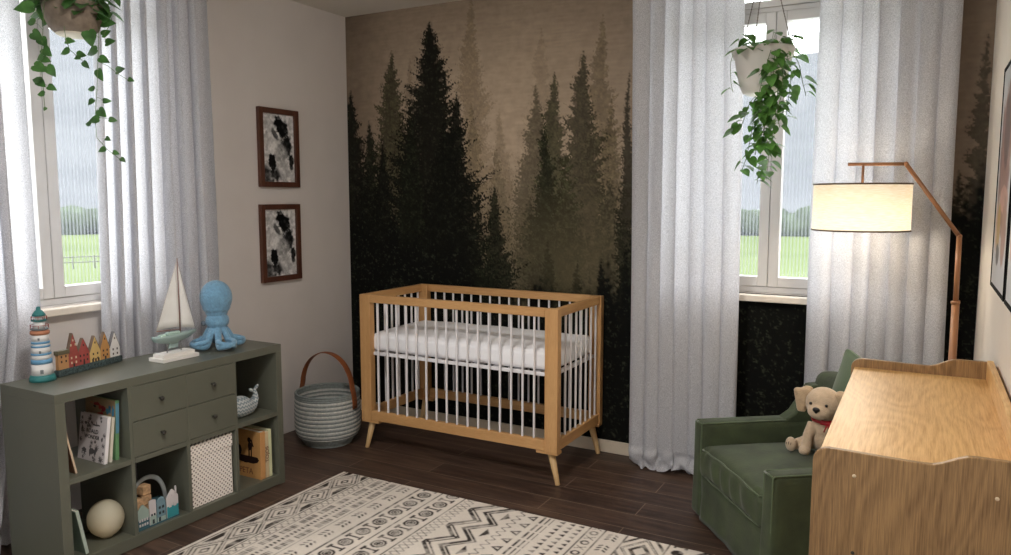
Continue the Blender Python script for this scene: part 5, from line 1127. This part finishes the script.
# ---------------------------------------------------------------- outside
def outside():
    def V2(r_,a): return (r_*math.sin(a),r_*math.cos(a))
    cx,cy=CLOC[0],CLOC[1]
    rs=[7.5,12,20,30,40,50,62,78,96,118,150,200]; A=[-1.75+i*(2*pi/150) for i in range(151)]
    bm=NB(); rows=[]
    for d in rs:
        row=[]
        for a in A:
            x,y=cx+V2(d,a)[0],cy+V2(d,a)[1]; h=-.02
            if d>50: h=30*sm(50,170,d)*(1+.12*math.sin(a*5+1)+.06*math.sin(a*13))
            row.append(bm.verts.new((x,y,float(h))))
        rows.append(row)
    for a,b in zip(rows,rows[1:]):
        for i in range(len(a)-1): bm.faces.new((a[i],a[i+1],b[i+1],b[i]))
    m,nt,p,o=nmat('meadow_and_hill'); tc=N(nt,'ShaderNodeTexCoord'); nz=N(nt,'ShaderNodeTexNoise'); nz.inputs['Scale'].default_value=.12; nz.inputs['Detail'].default_value=5; nt.links.new(tc.outputs['Object'],nz.inputs['Vector'])
    g=N(nt,'ShaderNodeValToRGB'); g.color_ramp.elements[0].position=.35; g.color_ramp.elements[1].position=.65; g.color_ramp.elements[0].color=GR1; g.color_ramp.elements[1].color=GR2; nt.links.new(nz.outputs['Fac'],g.inputs['Fac'])
    h=N(nt,'ShaderNodeValToRGB'); h.color_ramp.elements[0].position=.3; h.color_ramp.elements[1].position=.7; h.color_ramp.elements[0].color=HL1; h.color_ramp.elements[1].color=HL2; nt.links.new(nz.outputs['Fac'],h.inputs['Fac'])
    # the meadow ends where the slope begins, measured from the garden; distance haze is painted into its grey
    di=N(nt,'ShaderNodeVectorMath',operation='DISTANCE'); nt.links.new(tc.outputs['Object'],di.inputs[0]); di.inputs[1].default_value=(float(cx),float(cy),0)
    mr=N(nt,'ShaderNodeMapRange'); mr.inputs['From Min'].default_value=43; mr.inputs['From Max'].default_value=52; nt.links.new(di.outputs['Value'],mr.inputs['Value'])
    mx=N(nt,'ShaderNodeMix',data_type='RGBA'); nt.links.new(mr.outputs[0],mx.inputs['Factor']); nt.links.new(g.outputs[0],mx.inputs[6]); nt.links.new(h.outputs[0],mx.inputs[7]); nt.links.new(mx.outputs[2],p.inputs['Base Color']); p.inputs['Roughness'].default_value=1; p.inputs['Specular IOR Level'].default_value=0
    o=build('meadow_ground',bm,m); o['kind']='structure'
    # hedge row
    for nm,a0,a1,d,l in (('hedge',-1.22,-.9,38,'long dark hedge across the meadow beyond the left window'),('hedge',-.32,.05,34,'long dark hedge across the meadow beyond the right window')):
        bm=NB(); r=random.Random(5); k=0; a=a0
        while a<a1:
            x,y=cx+V2(d,a)[0],cy+V2(d,a)[1]; ball(bm,(x,y,.45+r.uniform(-.1,.15)),(.9,.9,.75*r.uniform(.7,1.15)),seg=8,rings=6); a+=.022
        o=build(nm,bm,mat('hedge_green',(64,72,58),1,.3,1.5,spec=0)); tag(o,l,'hedge')
    t=thing('wire_fence','low wire fence with thin posts on the meadow beyond the left window','fence')
    P=[]
    for i in range(15):
        a=-1.2+i*.022; P.append(Vector((cx+V2(19.5,a)[0],cy+V2(19.5,a)[1],-.02)))
    for p_ in P:
        bm=NB(); tube(bm,[p_,p_+Vector((0,0,.30))],.014,5); build('post',bm,mat('fence_grey',(84,84,72),1),t)
    bm=NB()
    for z in (.15,.27): tube(bm,[p_+Vector((0,0,z)) for p_ in P],.012,4)
    build('wire',bm,mat('fence_grey',(84,84,72),1),t)
S=7.
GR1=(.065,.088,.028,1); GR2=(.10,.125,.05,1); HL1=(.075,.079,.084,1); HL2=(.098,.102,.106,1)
outside()
# ---------------------------------------------------------------- light
w=bpy.data.worlds.new('overcast_sky'); SC.world=w; w.use_nodes=True; bg=w.node_tree.nodes['Background']; bg.inputs[0].default_value=(.97,.98,1.,1); bg.inputs[1].default_value=S
def portal(loc,rot,sx,sy):
    l=bpy.data.lights.new('window_portal','AREA'); l.shape='RECTANGLE'; l.size=sx; l.size_y=sy; l.cycles.is_portal=True; o=bpy.data.objects.new('window_portal',l); COL.objects.link(o); o.location=loc; o.rotation_euler=rot
portal((2.945,WT+.02,1.925),(-pi/2,0,0),1.2,1.76); portal((-WT-.02,-2.16,1.925),(0,-pi/2,0),1.76,1.2)
portal((2.0,YB-WT-.02,1.30),(pi/2,0,0),1.9,2.3)
def added_fill_lamp():  # glowing fixture added out of view as fill light for the room
    x,y=CLX,CLY; t=thing('added_fill_lamp','round white flush lamp added out of view to brighten the nursery','ceiling lamp',(x,y,CEIL))
    bm=NB(); lathe(bm,[(0,-.001),(.2,-.001),(.2,-.03),(.19,-.03),(0,-.03)],n=40,close=False); build('fill_lamp_base',bm,M_white,t)
    m,nt,p,o=nmat('fill_lamp_diffuser'); p.inputs['Base Color'].default_value=(.9,.88,.84,1); p.inputs['Emission Color'].default_value=(1,.955,.91,1); p.inputs['Emission Strength'].default_value=CL_E
    bm=NB(); lathe(bm,[(.185,-.031),(.185,-.05),(.16,-.072),(.09,-.086),(0,-.09)],n=40,close=False); build('diffuser',bm,m,t)
CLX,CLY,CL_E=2.3,-3.0,120.
EXPO=.34
added_fill_lamp()
# ---------------------------------------------------------------- camera and colour
cd=bpy.data.cameras.new('camera'); cd.sensor_width=36; cd.sensor_fit='HORIZONTAL'; cd.lens=CF/1011*36; cd.clip_start=.05; cd.clip_end=1000
co=bpy.data.objects.new('camera',cd); COL.objects.link(co); co.location=[float(a) for a in CLOC]; co.rotation_euler=(pi/2+CPIT,0,-CYAW); SC.camera=co
SC.view_settings.view_transform='Standard'; SC.view_settings.look='None'; SC.view_settings.gamma=1; SC.view_settings.exposure=EXPO; SC.view_settings.use_curve_mapping=False
SC.cycles.use_denoising=True; SC.cycles.max_bounces=10; SC.cycles.transparent_max_bounces=12; SC.cycles.diffuse_bounces=6; SC.cycles.sample_clamp_indirect=8
